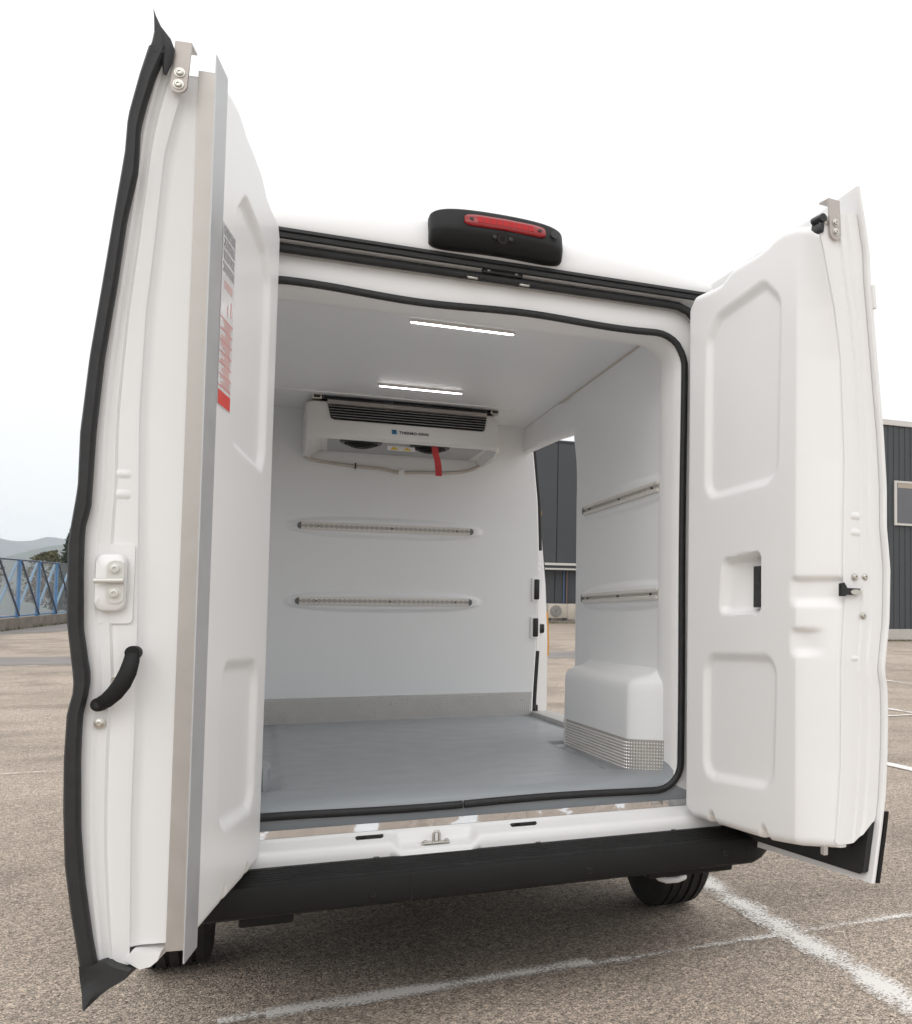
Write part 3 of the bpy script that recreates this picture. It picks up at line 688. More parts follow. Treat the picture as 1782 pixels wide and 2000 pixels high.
# rotated frame for lettering on the front
def face_m(x, f, o=.0018):
    ex = Vector((1, 0, 0)); ey = Vector((0, .405, .914)); ez = ex.cross(ey); m_ = Matrix((ex, ey, ez)).transposed().to_4x4(); m_.translation = uf(x, f, o); return m_
text('lettering', 'THERMO KING', .0218, face_m(-.064, .185), M['ink'], cu, bold=.0002)
lg = loft('logo_tile', [[uf(x, f, o) for x, f in ((-.099, .165), (-.075, .165), (-.075, .295), (-.099, .295))] for o in (.0005, .0015)], M['blue_ink'], cu, smooth=False)
loft('logo_bar', [[uf(x, f, o) for x, f in ((-.094, .275), (-.094, .255), (-.0895, .255), (-.0895, .185), (-.0845, .185), (-.0845, .255), (-.080, .255), (-.080, .275))] for o in (.0016, .0022)], M['ink'], lg, smooth=False)
# underside: recessed tray, two fan guards, warning label
loft('drip_tray', [[(-.40, 2.27, z), (.385, 2.27, z), (.36, 2.70, z - .013), (-.38, 2.70, z - .013)] for z in (2.1345, 2.1325)], M['unit_in'], cu, smooth=False)
for cx in (-.235, .105):
    prev = None
    fg = disc('fan_guard', (cx, 2.36, 2.131), (0, 0, -1), .105, .012, M['gloss'], cu, 32, .098)
    for r, h in ((.086, .018), (.070, .024), (.054, .030), (.036, .035)): disc('guard_ring', (cx, 2.36, 2.131), (0, 0, -1), r, h, M['plastic'], fg, 28, r * .93)
wl = box('warning_label', -.115, .02, 2.268, 2.278, 2.084, 2.106, M['label_w'], cu, .001)
for x in (-.083, -.018):
    mesh('warning_sign', [(x - .022, 2.2675, 2.086), (x + .022, 2.2675, 2.086), (x, 2.2675, 2.103), (x - .022, 2.2665, 2.086), (x + .022, 2.2665, 2.086), (x, 2.2665, 2.103)], [(0, 1, 2), (3, 4, 5), (0, 1, 4, 3), (1, 2, 5, 4), (2, 0, 3, 5)], M['yellow'], wl)
# drain hose clipped to the bulkhead
hp = spline([(-.487, 2.60, 2.10), (-.47, 2.70, 2.072), (-.36, 2.72, 2.058), (-.22, 2.72, 2.048), (-.10, 2.72, 2.042), (-.02, 2.72, 2.030), (.02, 2.72, 2.030), (.12, 2.72, 2.038), (.24, 2.72, 2.042), (.36, 2.72, 2.062), (.43, 2.70, 2.10), (.44, 2.60, 2.12)], 6)
hs_ = tube('drain_hose', hp, .0095, M['hose'], van, 10)
for x in (-.235,): box('cable_tie', x - .003, x + .003, 2.703, 2.735, 2.034, 2.066, M['gloss'], hs_)
box('hose_clip', -.012, .018, 2.705, YB, 2.018, 2.048, M['gel'], hs_, .004)
# hanging red tape
tp = spline([(.118, 2.262, 2.118), (.122, 2.268, 2.085), (.135, 2.275, 2.045), (.142, 2.28, 1.995), (.143, 2.28, 1.965)], 6)
secs = [[(p.x - .0165, p.y, p.z), (p.x - .0165, p.y + .0012, p.z), (p.x + .0165, p.y + .0012, p.z), (p.x + .0165, p.y, p.z)] for p in tp]
tag(loft('red_tape', secs, M['red_tape'], None, ang=60), 'short red tape hanging below the ceiling cooling unit', 'tape')

# ------------------------------------------------------------------ rear doors
# local door frame: s along the door from the hinge side to the free edge, t outwards (0 = inner face), z up
def frame(o, a, side):
    a = math.radians(a); ds = Vector((side * math.sin(a), -math.cos(a), 0)); dt = Vector((side * math.cos(a), math.sin(a), 0)); O = Vector((o[0], o[1], 0))
    def W(s, t, z): return O + ds * s + dt * t + Vector((0, 0, z))
    return W, ds, dt
WL, dsL, dtL = frame((-.648, -.05), 10, -1)
WR, dsR, dtR = frame((.66, -.05), 9, 1)
OZ = [.38, .44, .58, .675, .79, .90, 1.0, 1.05, 1.08, 1.20, 1.36, 1.42, 1.49, 1.61, 1.78, 2.0, 2.15, 2.25, 2.33, 2.43, 2.504, 2.57]
OT = [.187, .199, .224, .238, .245, .248, .246, .235, .238, .254, .258, .252, .244, .244, .232, .208, .192, .181, .178, .159, .142, .134]
def tO(z): return float(np.interp(z, OZ, OT))
UPPER = [(.200, 1.690), (.505, 1.706), (.515, 2.185), (.47, 2.222), (.235, 2.186), (.205, 2.15)]
LOWER = [(.205, .742), (.490, .750), (.500, 1.025), (.205, 1.020)]
def panel(name, W, smax, zb, zt, bevel, handle, m, parent):
    S1 = np.unique(np.concatenate([np.linspace(0, .035, 12), np.linspace(.035, .66, 92), np.linspace(.66, smax, 26 if bevel else 14)] + ([np.linspace(.44, .49, 14)] if handle else [])))
    V1 = np.concatenate([np.linspace(0, .02, 10)[:-1], np.linspace(.02, .98, 270), np.linspace(.98, 1, 10)[1:]])
    S, V = np.meshgrid(S1, V1, indexing='ij'); zb_ = zb(S); zt_ = zt(S); Z = zb_ + V * (zt_ - zb_)
    T = np.zeros_like(S)
    for poly, dep in ((UPPER, .017), (LOWER, .017)):
        sd_ = sdpoly(S, Z, poly) - .078; T += dep * sstep(.0, -.034, sd_)
    if handle:
        w = sstep(.006, -.016, sdpoly(S, Z, [(.262, 1.252), (.456, 1.252), (.456, 1.394), (.274, 1.384)]) - .024)
        T += w * (.030 + .048 * sstep(.25, .42, S))
    if bevel:
        te = np.interp(Z, [.5, .62, .77, 1.085, 1.25, 1.375, 1.685, 1.995, 2.15, 2.268, 2.384, 2.45], [.062, .075, .085, .087, .098, .092, .099, .086, .06, .030, .004, .0])
        q = np.clip((S - .672) / (smax - .672), 0, 1); T += te * (q ** 1.25)
        T += .021 * sstep(1.240, 1.275, Z) * (1 - sstep(1.320, 1.338, Z)) * sstep(.640, .680, S)
        T += .022 * sstep(1.090, 1.125, Z) * (1 - sstep(1.166, 1.184, Z)) * sstep(.640, .680, S) * (1 - sstep(.685, .755, S))
    # rounded rim
    r = .030; d = np.minimum(np.minimum(S, (Z - zb_)), (zt_ - Z))
    d = np.where(d < r, d, r); T += r - np.sqrt(np.clip(r * r - (r - d) ** 2, 0, None))
    T += .0012 * np.sin(S * 7 + Z * 2.3) * np.sin(Z * 3.1)
    na, nb = S.shape; P = [W(s, t, z) for s, t, z in zip(S.ravel(), T.ravel(), Z.ravel())]
    Fc = [(i * nb + j, (i + 1) * nb + j, (i + 1) * nb + j + 1, i * nb + j + 1) for i in range(na - 1) for j in range(nb - 1)]
    # skirt back to the steel frame
    rim = [i * nb for i in range(na)] + [(na - 1) * nb + j for j in range(1, nb)] + [i * nb + nb - 1 for i in range(na - 2, -1, -1)] + [j for j in range(nb - 2, 0, -1)]
    base = len(P); tk = .115
    flat = list(zip(S.ravel(), T.ravel(), Z.ravel()))
    for k in rim: s, t, z = flat[k]; P.append(W(s, max(t, tk), z))
    n = len(rim)
    Fc += [(rim[k], rim[(k + 1) % n], base + (k + 1) % n, base + k) for k in range(n)]
    return mesh(name, P, Fc, m, parent, True, 50)
def notch(S, c, w=.030, h=.026): return h * (1 - sstep(w * .35, w, np.abs(S - c)))
def zbR(S): return .521 + .012 * sstep(.5, .75, S) + .075 * (1 - np.sqrt(np.clip(1 - ((.07 - np.clip(S, 0, .07)) / .07) ** 2, 0, 1))) + notch(S, .19) + notch(S, .505)
def ztR(S): return np.interp(S, [0, .02, .05, .16, .23, .265, .30, .45, .51, .545, .60, .68, .74, .80], [2.28, 2.33, 2.36, 2.358, 2.361, 2.378, 2.394, 2.403, 2.411, 2.424, 2.431, 2.42, 2.40, 2.36])
def zbL(S): return .490 + .06 * (1 - np.sqrt(np.clip(1 - ((.05 - np.clip(S, 0, .05)) / .05) ** 2, 0, 1))) + notch(S, .19, .034, .022) + notch(S, .47, .034, .026) - .006 * sstep(.5, .75, S)
def ztL(S): return np.interp(S, [0, .02, .05, .16, .23, .265, .30, .40, .51, .545, .60, .68, .75], [2.30, 2.36, 2.40, 2.404, 2.415, 2.436, 2.448, 2.460, 2.466, 2.476, 2.484, 2.48, 2.47])

def door_shell(W, parent, tin, ztop, zbot, skin_bot, skin_top, sfree, crn=0.0):
    # thick pressed inner frame
    secs = []
    for z in np.linspace(zbot, ztop, 70):
        o = tO(z); ti = tin(z); g = o - ti
        pr = [(.03, .112), (.68, .114), (sfree - .035, max(ti + .03, .06)), (sfree - .020, ti + .002), (sfree - .016, ti + .012), (sfree - .016, ti + .40 * g), (sfree - .010, ti + .44 * g), (sfree - .012, ti + .60 * g), (sfree - .006, ti + .66 * g), (sfree - .006, o - .016), (sfree - .05, o - .012), (-.16, o - .012), (-.16, o - .05), (-.02, .13)]
        e = float(sstep(2.30, 2.5, z)); eb = float(sstep(.62, .50, z))
        secs.append([W(s, t, z - .10 * e * (1 - max(0, s) / sfree) - .35 * e * max(0, o - t - .03) + (crn * max(0, (t - ti) / g) ** 2 + .3 * crn * max(0, 1 - max(0, t - ti) / (.3 * g)) ** 2) * eb) for s, t in pr])
    fr = loft('inner_frame', secs, M['paint'], parent, ang=24)
    # outer skin with a folded edge
    secs = []
    for z in np.linspace(skin_bot, skin_top, 80):
        o = tO(z); pr = [(sfree - .008, o - .013), (sfree + .010, o - .012), (sfree + .014, o - .008), (sfree + .014, o - .002), (sfree + .008, o + .002), (.4, o + .004), (-.17, o + .002), (-.19, o - .008), (-.18, o - .010), (.4, o - .008)]
        e = float(sstep(2.2, 2.5, z))
        secs.append([W(s, t, z - .09 * e * (1 - max(0, s) / sfree)) for s, t in pr])
    sk = loft('outer_skin', secs, M['paint'], parent, ang=40)
    return fr, sk

# ---- right door
dR = panel('rear_door', WR, .775, zbR, ztR, True, True, M['gel'], van); dR['label'] = 'right rear door with moulded white panel and hand recess'
tinR = lambda z: float(np.interp(z, [.5, .62, .77, 1.085, 1.25, 1.375, 1.685, 1.995, 2.15, 2.268, 2.384, 2.45], [.062, .072, .085, .087, .098, .092, .099, .084, .06, .030, .004, .0])) + .003
door_shell(WR, dR, tinR, 2.45, .530, .424, 2.528, .80, .10)
SR = .788
def flush(name, W, dv, s, t, z, r, h, m, parent): return screw(name, W(s, t, z), dv, r, h, m, parent)
for t, z in ((.137, 1.335), (.175, 1.336), (.169, 1.218)): flush('frame_screw', WR, dsR, SR, t, z, .0085, .008, M['steel'], dR)
# latch claw
secs = [[WR(s, .118 + .036 * c, 1.291 + zz_ * .5) for c, zz_ in ((-1.05, .045), (-.75, .052), (-.45, .020), (.9, .018), (1.0, 0), (.9, -.018), (-.45, -.020), (-.75, -.030), (-1.05, -.030))] for s in (.782, .797)]
lc = loft('latch', secs, M['gloss'], dR, smooth=False)
loft('latch_plate', [[WR(s, .134 + .022 * math.cos(a) * 1.0, 1.289 + .008 * math.sin(a)) for a in np.linspace(0, 2 * math.pi, 14, endpoint=False)] for s in (.796, .800)], M['steel'], lc)
# stamped swages
def swage(W, s, t0, t1, z0, z1, parent, d=.006):
    bm = bmesh.new(); v = []
    for ss, k in ((s - .004, 0), (s + d, .006)):
        for t, z in ((t0 + k, z0 + k), (t1 - k, z0 + k), (t1 - k, z1 - k), (t0 + k, z1 - k)): v.append(bm.verts.new(W(ss, t, z)))
    for f in ((4, 5, 6, 7), (0, 1, 5, 4), (1, 2, 6, 5), (2, 3, 7, 6), (3, 0, 4, 7)): bm.faces.new([v[k] for k in f])
    bmesh.ops.bevel(bm, geom=bm.edges[:], offset=.0025, segments=2, affect='EDGES')
    return bm_obj('swage', bm, M['paint'], parent, True, 80)
for z0, z1 in ((1.505, 1.535), (1.455, 1.485), (1.078, 1.102)): swage(WR, SR - .003, .122, .182, z0, z1, dR, .0016)
# top bracket with two screws
def bracket(W, dv, s, pts_t, z0, z1, parent, lean):
    t0, t1 = pts_t; n = 10; prof_ = []
    tc_, hw = (t0 + t1) / 2, (t1 - t0) / 2
    ol = [(tc_ - hw, z1), (tc_ + hw, z1)] + [(tc_ + hw * math.cos(a), z0 + hw + hw * math.sin(a)) for a in np.linspace(0, -math.pi, n)]
    f = lambda t, z: t + lean * (z1 - z)
    b_ = loft('top_bracket', [[W(ss, tc_ + (f(t, z) - tc_), z) for t, z in ol] for ss in (s - .004, s + .003)], M['bracket'], parent, ang=30)
    loft('bracket_fold', [[W(ss, f(t0, z) + (t1 - t0) * k, z) for k in (0, 1)] + [W(ss - .05, f(t0, z) + (t1 - t0) * k, z) for k in (1, 0)] for ss, z in ((s + .003, z1), (s + .003, z1 + .004))], M['bracket'], parent, smooth=False)
    for zz_ in (z0 + hw + .002, z0 + hw + .030): screw('bracket_screw', W(s + .003, f(tc_, zz_), zz_), dv, .0085, .007, M['steel'], parent)
bracket(WR, dsR, .793, (.030, .072), 2.352, 2.470, dR, .06)
disc('rod_latch', WR(.745, .012, 2.41), dsR, .013, .05, M['gloss'], dR, 14)
box_ = loft('rod', [[WR(s, .012 + .006 * math.cos(a), 2.385 + .02 * math.sin(a)) for a in np.linspace(0, 2 * math.pi, 10, endpoint=False)] for s in (.74, .79)], M['gloss'], dR)
screw('rod_screw', WR(.785, .026, 2.402), dsR, .007, .005, M['steel'], dR)
# hand recess: black pull handle in its deep side
loft('pull_handle', [[WR(s, t, z) for s, t in ((.375, .044), (.420, .040), (.425, .066), (.375, .068))] for z in np.linspace(1.246, 1.380, 6)], M['gloss'], dR, ang=30)
# black rubber gasket along the bottom of the skin and up the free corner
gk = [(.05, .452), (.775, .447), (.789, .455), (.789, .612), (.772, .615), (.755, .585), (.735, .56), (.70, .55), (.05, .545)]
loft('bottom_gasket', [[WR(s, tO(z) - dt_, z) for s, z in gk] for dt_ in (.034, .0135)], M['rubber'], dR, ang=40)
loft('edge_trim', [[WR(s, tO(z) + t, z) for s, t in ((.806, .001), (.820, .001), (.820, .012), (.74, .014), (.74, .006))] for z in np.linspace(.424, .630, 10)], M['plastic'], dR, ang=40)
loft('drain_bracket', [[WR(s, t, z) for s, z in ((.742, .516), (.758, .514), (.758, .54), (.742, .54))] for t in (.045, .06)], M['bracket'], dR, smooth=False)
# bump stop on the skin edge near the top
loft('edge_clip', [[WR(s, tO(z) + t, z) for s, t in ((.806, -.006), (.822, -.004), (.822, .006), (.80, .008))] for z in np.linspace(2.16, 2.23, 5)], M['paint'], dR, ang=40)
# hinges on the rear post
for z in (.80, 1.55, 2.15):
    h_ = box('hinge', .90, .95, -.03, .03, z - .06, z + .06, M['paint'], dR, .008)

# ---- left door
dL = panel('rear_door', WL, .75, zbL, ztL, False, False, M['gel'], van); dL['label'] = 'left rear door with aluminium edge strip and warning sticker'
CZ = [.45, .50, .76, .99, 1.21, 1.44, 1.67, 1.90, 2.05, 2.265, 2.388, 2.45]; CT = [.119, .121, .128, .128, .131, .137, .143, .138, .127, .114, .092, .08]
tinL = lambda z: float(np.interp(z, CZ, CT))
door_shell(WL, dL, tinL, 2.50, .446, .40, 2.545, .79)
# side of the panel at the free edge
secs = []
for z in np.linspace(.482, 2.462, 60):
    c = tinL(z); secs.append([WL(.742, .004, z), WL(.7505, .006, z), WL(.752, .03, z), WL(.753, c - .018, z), WL(.757, c - .006, z), WL(.768, c + .004, z), WL(.772, c + .02, z)])
loft('panel_edge', secs, M['gel'], dL, closed=False, caps=False, ang=60)
# aluminium angle: leg on the edge, fin projecting
loft('edge_strip', [[WL(s, t, z) for s, t in ((.7535, .056), (.7560, .056), (.7560, .0012), (.7535, .0012))] for z in (.463, 2.482)], M['alu'], dL, smooth=False)
fin_top = 2.482
secs = [[WL(.735, -.0018, .462), WL(.735, .0010, .462), WL(.845, .0010, .458), WL(.845, -.0018, .458)], [WL(.735, -.0018, fin_top), WL(.735, .0010, fin_top), WL(.845, .0010, fin_top), WL(.845, -.0018, fin_top)]]
loft('edge_fin', secs, M['alu_dark'], dL, smooth=False)
# big rubber seal down the free edge
IZ = [.446, .52, .635, .75, .90, .99, 1.053, 1.08, 1.10, 1.18, 1.30, 1.40, 1.444, 1.495, 1.615, 1.78, 1.948, 2.094, 2.20, 2.25, 2.304, 2.36, 2.434, 2.507]
IT = [.170, .185, .203, .215, .221, .221, .210, .209, .213, .226, .231, .232, .222, .221, .218, .208, .189, .176, .158, .157, .157, .147, .130, .104]
secs = []
for z in np.concatenate([np.linspace(.40, .46, 5), np.linspace(.47, 2.50, 90)]):
    o = tO(z) + .004; i = float(np.interp(z, IZ, IT)); w = o - i; lo_ = max(0, (.45 - z) / .05)
    ring = []
    for k in range(12):
        a = 2 * math.pi * k / 12; tt = (o + i) / 2 + w / 2 * math.copysign(abs(math.cos(a)) ** .8, math.cos(a)); ss = .800 + .016 * math.sin(a) - (.004 if abs(math.cos(a)) < .3 and math.sin(a) > 0 else 0)
        ring.append(WL(ss, tt, z))
    secs.append(ring)
ds_ = loft('edge_seal', secs, M['rubber'], dL, ang=35)
# seal ends: torn tip at the top, gathered corner at the bottom
secs = [[WL(.800 + .014 * k * math.sin(a), tc_ + w * k * math.cos(a), z) for a in np.linspace(0, 2 * math.pi, 10, endpoint=False)] for z, tc_, w, k in ((2.485, .126, .022, 1), (2.515, .121, .020, 1), (2.535, .124, .015, .9), (2.552, .131, .010, .7), (2.575, .137, .005, .4), (2.592, .141, .001, .1))]
loft('seal_tip', secs, M['rubber'], dL, ang=50)
secs = [[WL(.803 + .010 * k * math.sin(a), tc_ + w * k * math.cos(a), z) for a in np.linspace(0, 2 * math.pi, 10, endpoint=False)] for z, tc_, w, k in ((2.440, .112, .012, .3), (2.470, .108, .014, .8), (2.50, .106, .012, 1), (2.525, .112, .010, .9), (2.545, .124, .008, .5))]
loft('seal_flap', secs, M['rubber'], dL, ang=50)
secs = []
for z, t0, t1, s0 in ((.462, .160, .205, .79), (.45, .145, .204, .79), (.435, .112, .203, .788), (.420, .118, .200, .79), (.405, .145, .196, .795), (.390, .165, .193, .80), (.374, .180, .191, .803)):
    secs.append([WL(s0 + .022, t0, z + .006), WL(s0 + .030, (t0 + t1) / 2, z), WL(s0 + .022, t1, z), WL(s0 - .03, t1, z), WL(s0 - .06, t0, z + .004)])
loft('seal_corner', secs, M['rubber'], dL, ang=40)
bracket(WL, dsL, .793, (.062, .096), 2.405, 2.522, dL, .07)
loft('rod_hole', [[WL(s, .050 + .007 * math.cos(a), 2.468 + .020 * math.sin(a)) for a in np.linspace(0, 2 * math.pi, 12, endpoint=False)] for s in (.72, .745)], M['gloss'], dL)
# striker in a dished pocket
loft('pocket_plate', [[WL(s, t, z) for t, z in rrect(.140, .222, 1.192, 1.368, .010, 4)] for s in (.770, .7795)], M['paint'], dL, ang=40)
loft('latch_pocket', [[WL(s, .180 + (t - .180) * k, 1.283 + (z - 1.283) * k) for t, z in rrect(.152, .210, 1.218, 1.346, .018, 5)] for s, k in ((.785, 1.0), (.797, .97), (.800, .93), (.8005, .5))], M['paint'], dL, ang=60)
st = loft('striker_plate', [[WL(s, t, z) for t, z in rrect(.152, .186, 1.236, 1.330, .014, 5)] for s in (.800, .804)], M['striker'], dL, ang=40)
tube('striker_pin', [WL(.812, .207, 1.285), WL(.812, .150, 1.286)], .006, M['striker'], dL, 10)
for z in (1.312, 1.258): screw('striker_screw', WL(.803, .170, z), dsL, .010, .006, M['striker'], dL)
for z0, z1 in ((1.512, 1.540), (1.465, 1.495)): swage(WL, .7745, .150, .214, z0, z1, dL, .0016)
for t, z, r in ((.193, .974, .0085), (.166, 1.071, .006)): screw('frame_screw', WL(.786, t, z), dsL, r, .006, M['steel'], dL)
# curved black pull handle
arc = [(.130, 1.128), (.129, 1.108), (.133, 1.085), (.142, 1.062), (.156, 1.041), (.173, 1.025), (.191, 1.016)]
secs = []
for k, (t, z) in enumerate(arc):
    a = arc[max(0, k - 1)]; b_ = arc[min(len(arc) - 1, k + 1)]; d_ = np.array([b_[0] - a[0], b_[1] - a[1]]); d_ /= np.linalg.norm(d_); n_ = np.array([-d_[1], d_[0]])
    w = .0145 + .0035 * math.sin(math.pi * k / 6); hgt = .012 + .022 * math.sin(math.pi * k / 6) ** .6
    ring = []
    for q in range(10):
        an = 2 * math.pi * q / 10; ring.append(WL(.790 + hgt + .009 * math.sin(an), t + n_[0] * w * math.cos(an), z + n_[1] * w * math.cos(an)))
    secs.append(ring)
ph = loft('pull_handle', secs, M['plastic'], dL, ang=50)
for t, z in (arc[0], arc[-1]):
    disc('handle_foot', WL(.786, t, z), dsL, .0150, .022, M['plastic'], ph, 18)
disc('handle_bolt', WL(.809, arc[-1][0], arc[-1][1]), dsL, .007, .0025, M['gloss'], ph, 12)
# lower stay under the panel edge
loft('bottom_stay', [[WL(s, t, z) for t, z in ((.060, .470), (.115, .478), (.130, .455), (.100, .434), (.080, .438), (.066, .45))] for s in (.70, .775)], M['gel'], dL, ang=40)
for z in (.80, 1.55, 2.15): box('hinge', -.95, -.90, -.03, .03, z - .06, z + .06, M['paint'], dL, .008)

# warning sticker on the left door panel
def quad_strip(name, rects, t, m, parent):
    V, Fc = [], []
    for s0, s1, z0, z1 in rects:
        k = len(V)
        for tt in (t, t - .0003):
            V += [WL(s0, tt, z0), WL(s1, tt, z0), WL(s1, tt, z1), WL(s0, tt, z1)]
        Fc += [(k, k + 1, k + 2, k + 3), (k + 4, k + 5, k + 6, k + 7), (k, k + 1, k + 5, k + 4), (k + 1, k + 2, k + 6, k + 5), (k + 2, k + 3, k + 7, k + 6), (k + 3, k, k + 4, k + 7)]
    return mesh(name, V, Fc, m, parent, fix=False)
stk = quad_strip('warning_sticker', [(.600, .730, 1.705, 2.14)], -.0016, M['label_w'], dL)
quad_strip('red_band', [(.604, .726, 1.708, 1.742)], -.0022, M['label_r'], stk)
rl = []; rp = []
for k in range(7): rl.append((.602, .728, 1.752 + k * .027, 1.7538 + k * .027))
quad_strip('red_rule', rl, -.0022, M['label_r'], stk)
random.seed(3)
for k in range(6):
    for q in range(4):
        z = 1.757 + k * .027 + q * .0055; a = .612 + random.random() * .012; rp.append((a, a + .05 + random.random() * .055, z, z + .0026))
rp += [(.62, .628, 1.935, 1.972), (.655, .662, 1.93, 1.955)]
for q in range(3): rp.append((.618, .70, 1.99 + q * .007, 1.993 + q * .007))
quad_strip('red_print', rp, -.0022, M['label_p'], stk)
gp_ = []
for k in range(4):
    for q in range(7):
        z = 2.026 + k * .029 + q * .0034; a = .607
        while a < .715:
            L_ = .008 + random.random() * .02; gp_.append((a, min(a + L_, .722), z, z + .0021)); a += L_ + .003 + random.random() * .006
quad_strip('grey_print', gp_, -.0022, M['label_g'], stk)

# ------------------------------------------------------------------ background
M['clad'] = mat('anthracite_cladding', (.060, .065, .070), .5, noise=.06, nscale=.6, bump=.002, bscale=.8)
M['clad2'] = mat('anthracite_panel', (.048, .052, .058), .5, noise=.08, nscale=.5, bump=.003, bscale=.7)
M['white_trim'] = mat('white_trim', (.62, .60, .57), .5)
M['plinth'] = mat('pale_plinth', (.52, .49, .45), .8, noise=.08, nscale=2)
M['glass'] = mat('window_glass', (.10, .10, .11), .08, spec=.8)
M['blind'] = mat('roller_blind', (.42, .36, .29), .8)
M['conc'] = mat('weathered_concrete', (.22, .19, .155), .9, noise=.3, nscale=1.5, bump=.01, bscale=8)
M['blue'] = mat('blue_paint', (.08, .23, .46), .5, noise=.12, nscale=3)
M['blue_l'] = mat('pale_blue_paint', (.22, .38, .54), .5, noise=.12, nscale=3)
M['cable'] = mat('dark_cable', (.08, .10, .14), .6)
M['acbody'] = mat('ac_casing', (.52, .47, .40), .6, noise=.06, nscale=2)
M['pipe_b'] = mat('blue_pipe', (.07, .12, .24), .5); M['pipe_r'] = mat('brown_pipe', (.20, .13, .11), .5)
M['roofing'] = mat('flat_roof', (.3, .3, .3), .9)

# right-hand building with vertical ribs
b1 = thing('building', 'dark grey ribbed metal building with white framed window, right of the open door', 'building', (30, 37, 0))
def at(o, loc): o.location = Vector((-loc[0], -loc[1], -loc[2])); return o
def kid(o, root): o.parent = root; o.matrix_parent_inverse = Matrix.Translation(-root.location); return o
X0, X1, Y1 = 21.0, 46.0, 36.85
V, Fc = [], []; x = X0; pitch = .298; prof_ = []
while x < X1:
    for dx, o in ((0, 0), (.20, 0), (.222, -.05), (.262, -.05), (.284, 0)): prof_.append((x + dx, Y1 + o))
    x += pitch
for (px_, py_) in prof_: V += [(px_, py_, .86), (px_, py_, 10.05)]
Fc = [(2 * i, 2 * i + 2, 2 * i + 3, 2 * i + 1) for i in range(len(prof_) - 1)]
kid(mesh('cladding', V, Fc, M['clad'], fix=False), b1)
kid(box('side_wall', X0, X0 + .2, Y1 + .01, Y1 + 22, .3, 10.05, M['clad']), b1)
kid(box('back_wall', X0 + .21, X1, Y1 + .06, Y1 + 22, .3, 10.04, M['clad']), b1)
kid(box('parapet_trim', X0 - .05, X1 + .05, Y1 - .12, Y1 + 22.1, 10.06, 10.30, M['white_trim']), b1)
kid(box('plinth', X0, X1, Y1 - .03, Y1 + .05, .10, .86, M['plinth']), b1)
def window(root, x0, x1, z0, z1, y, n):
    f = kid(box('window', x0 - .10, x1 + .10, y - .14, y - .07, z0 - .10, z1 + .10, M['white_trim']), root)
    w = (x1 - x0) / n
    for k in range(n):
        p = box('pane', x0 + k * w + .03, x0 + (k + 1) * w - .03, y - .149, y - .135, z0, z1, M['glass']); p.parent = f
        q = box('blind', x0 + k * w + .06, x0 + (k + 1) * w - .06, y - .153, y - .150, z1 - (.22 if k % 2 == 0 else .9), z1 - .02, M['blind']); q.parent = f
window(b1, 24.57, 26.6, 5.63, 7.45, Y1, 2)
kb = box('kerb', 18, 48, 36.3, 36.62, .2, .40, M['conc'], bev=.02); tag(kb, 'long concrete kerb at the foot of the ribbed grey building', 'kerb')

# building seen through the side door
b2 = thing('building', 'dark flat panelled building seen through the van side door', 'building', (12, 50, 0))
Y2 = 50.0
for k in range(8):
    xa = 2.4 + k * 2.53
    kid(box('wall_panel', xa + .015, xa + 2.515, Y2, Y2 + .12, 4.12, 10.32, M['clad2'], bev=.012, seg=1), b2)
    kid(box('lower_panel', xa + .015, xa + 2.515, Y2 + .25, Y2 + .35, 2.08, 3.84, M['clad2'], bev=.012, seg=1), b2)
kid(box('core', 2.4, 22.6, Y2 + .36, Y2 + 12, .8, 10.30, M['clad2']), b2)
kid(box('roof_edge', 2.3, 22.7, Y2 - .06, Y2 + 12.1, 10.325, 10.42, M['clad2']), b2)
for z0, z1, y0, mm in ((3.99, 4.11, Y2 - .35, M['white_trim']), (3.85, 3.985, Y2 - .28, M['clad2']), (3.77, 3.845, Y2 - .33, M['white_trim'])): kid(box('canopy_gutter', 2.4, 22.6, y0, Y2 + .30, z0, z1, mm), b2)
kid(box('plinth_wall', 2.4, 22.6, Y2 + .20, Y2 + .30, .9, 2.07, M['plinth']), b2)
for xx, mm in ((12.96, M['pipe_b']), (13.11, M['pipe_r'])): kid(tube('downpipe', [(xx, Y2 + .12, 3.76), (xx, Y2 + .12, 2.1)], .035, mm, None, 8), b2)
kid(box('pipe_clamp', 12.88, 13.18, Y2 + .10, Y2 + .24, 2.72, 2.76, M['clad']), b2)
# outdoor cooling machine by its wall
ac = thing('air_conditioner', 'beige outdoor air conditioner on the ground, seen through the side door', 'air conditioner', (12.5, 49.6, 1.1))
def kac(o): return kid(o, ac)
kac(box('casing', 12.02, 12.98, 49.45, 49.80, 1.32, 2.03, M['acbody'], bev=.02))
kac(disc('fan_grille', (12.40, 49.455, 1.67), (0, -1, 0), .29, .02, M['glass'], None, 28))
for r in (.25, .19, .13, .07): kac(tube('grille_ring', [(12.40 + r * math.cos(a), 49.43, 1.67 + r * math.sin(a)) for a in np.linspace(0, 2 * math.pi, 24, endpoint=False)], .012, M['acbody'], None, 6, closed=True))
kac(box('side_cover', 12.985, 13.5, 49.50, 49.80, 1.25, 2.03, M['acbody'], bev=.02))
for xx in (12.1, 12.85): kac(box('foot', xx, xx + .08, 49.47, 49.78, 1.10, 1.318, M['clad']))
kb2 = box('kerb', 4, 21, 49.0, 49.3, 1.0, 1.19, M['conc'], bev=.02); tag(kb2, 'weathered kerb below the outdoor air conditioner', 'kerb')

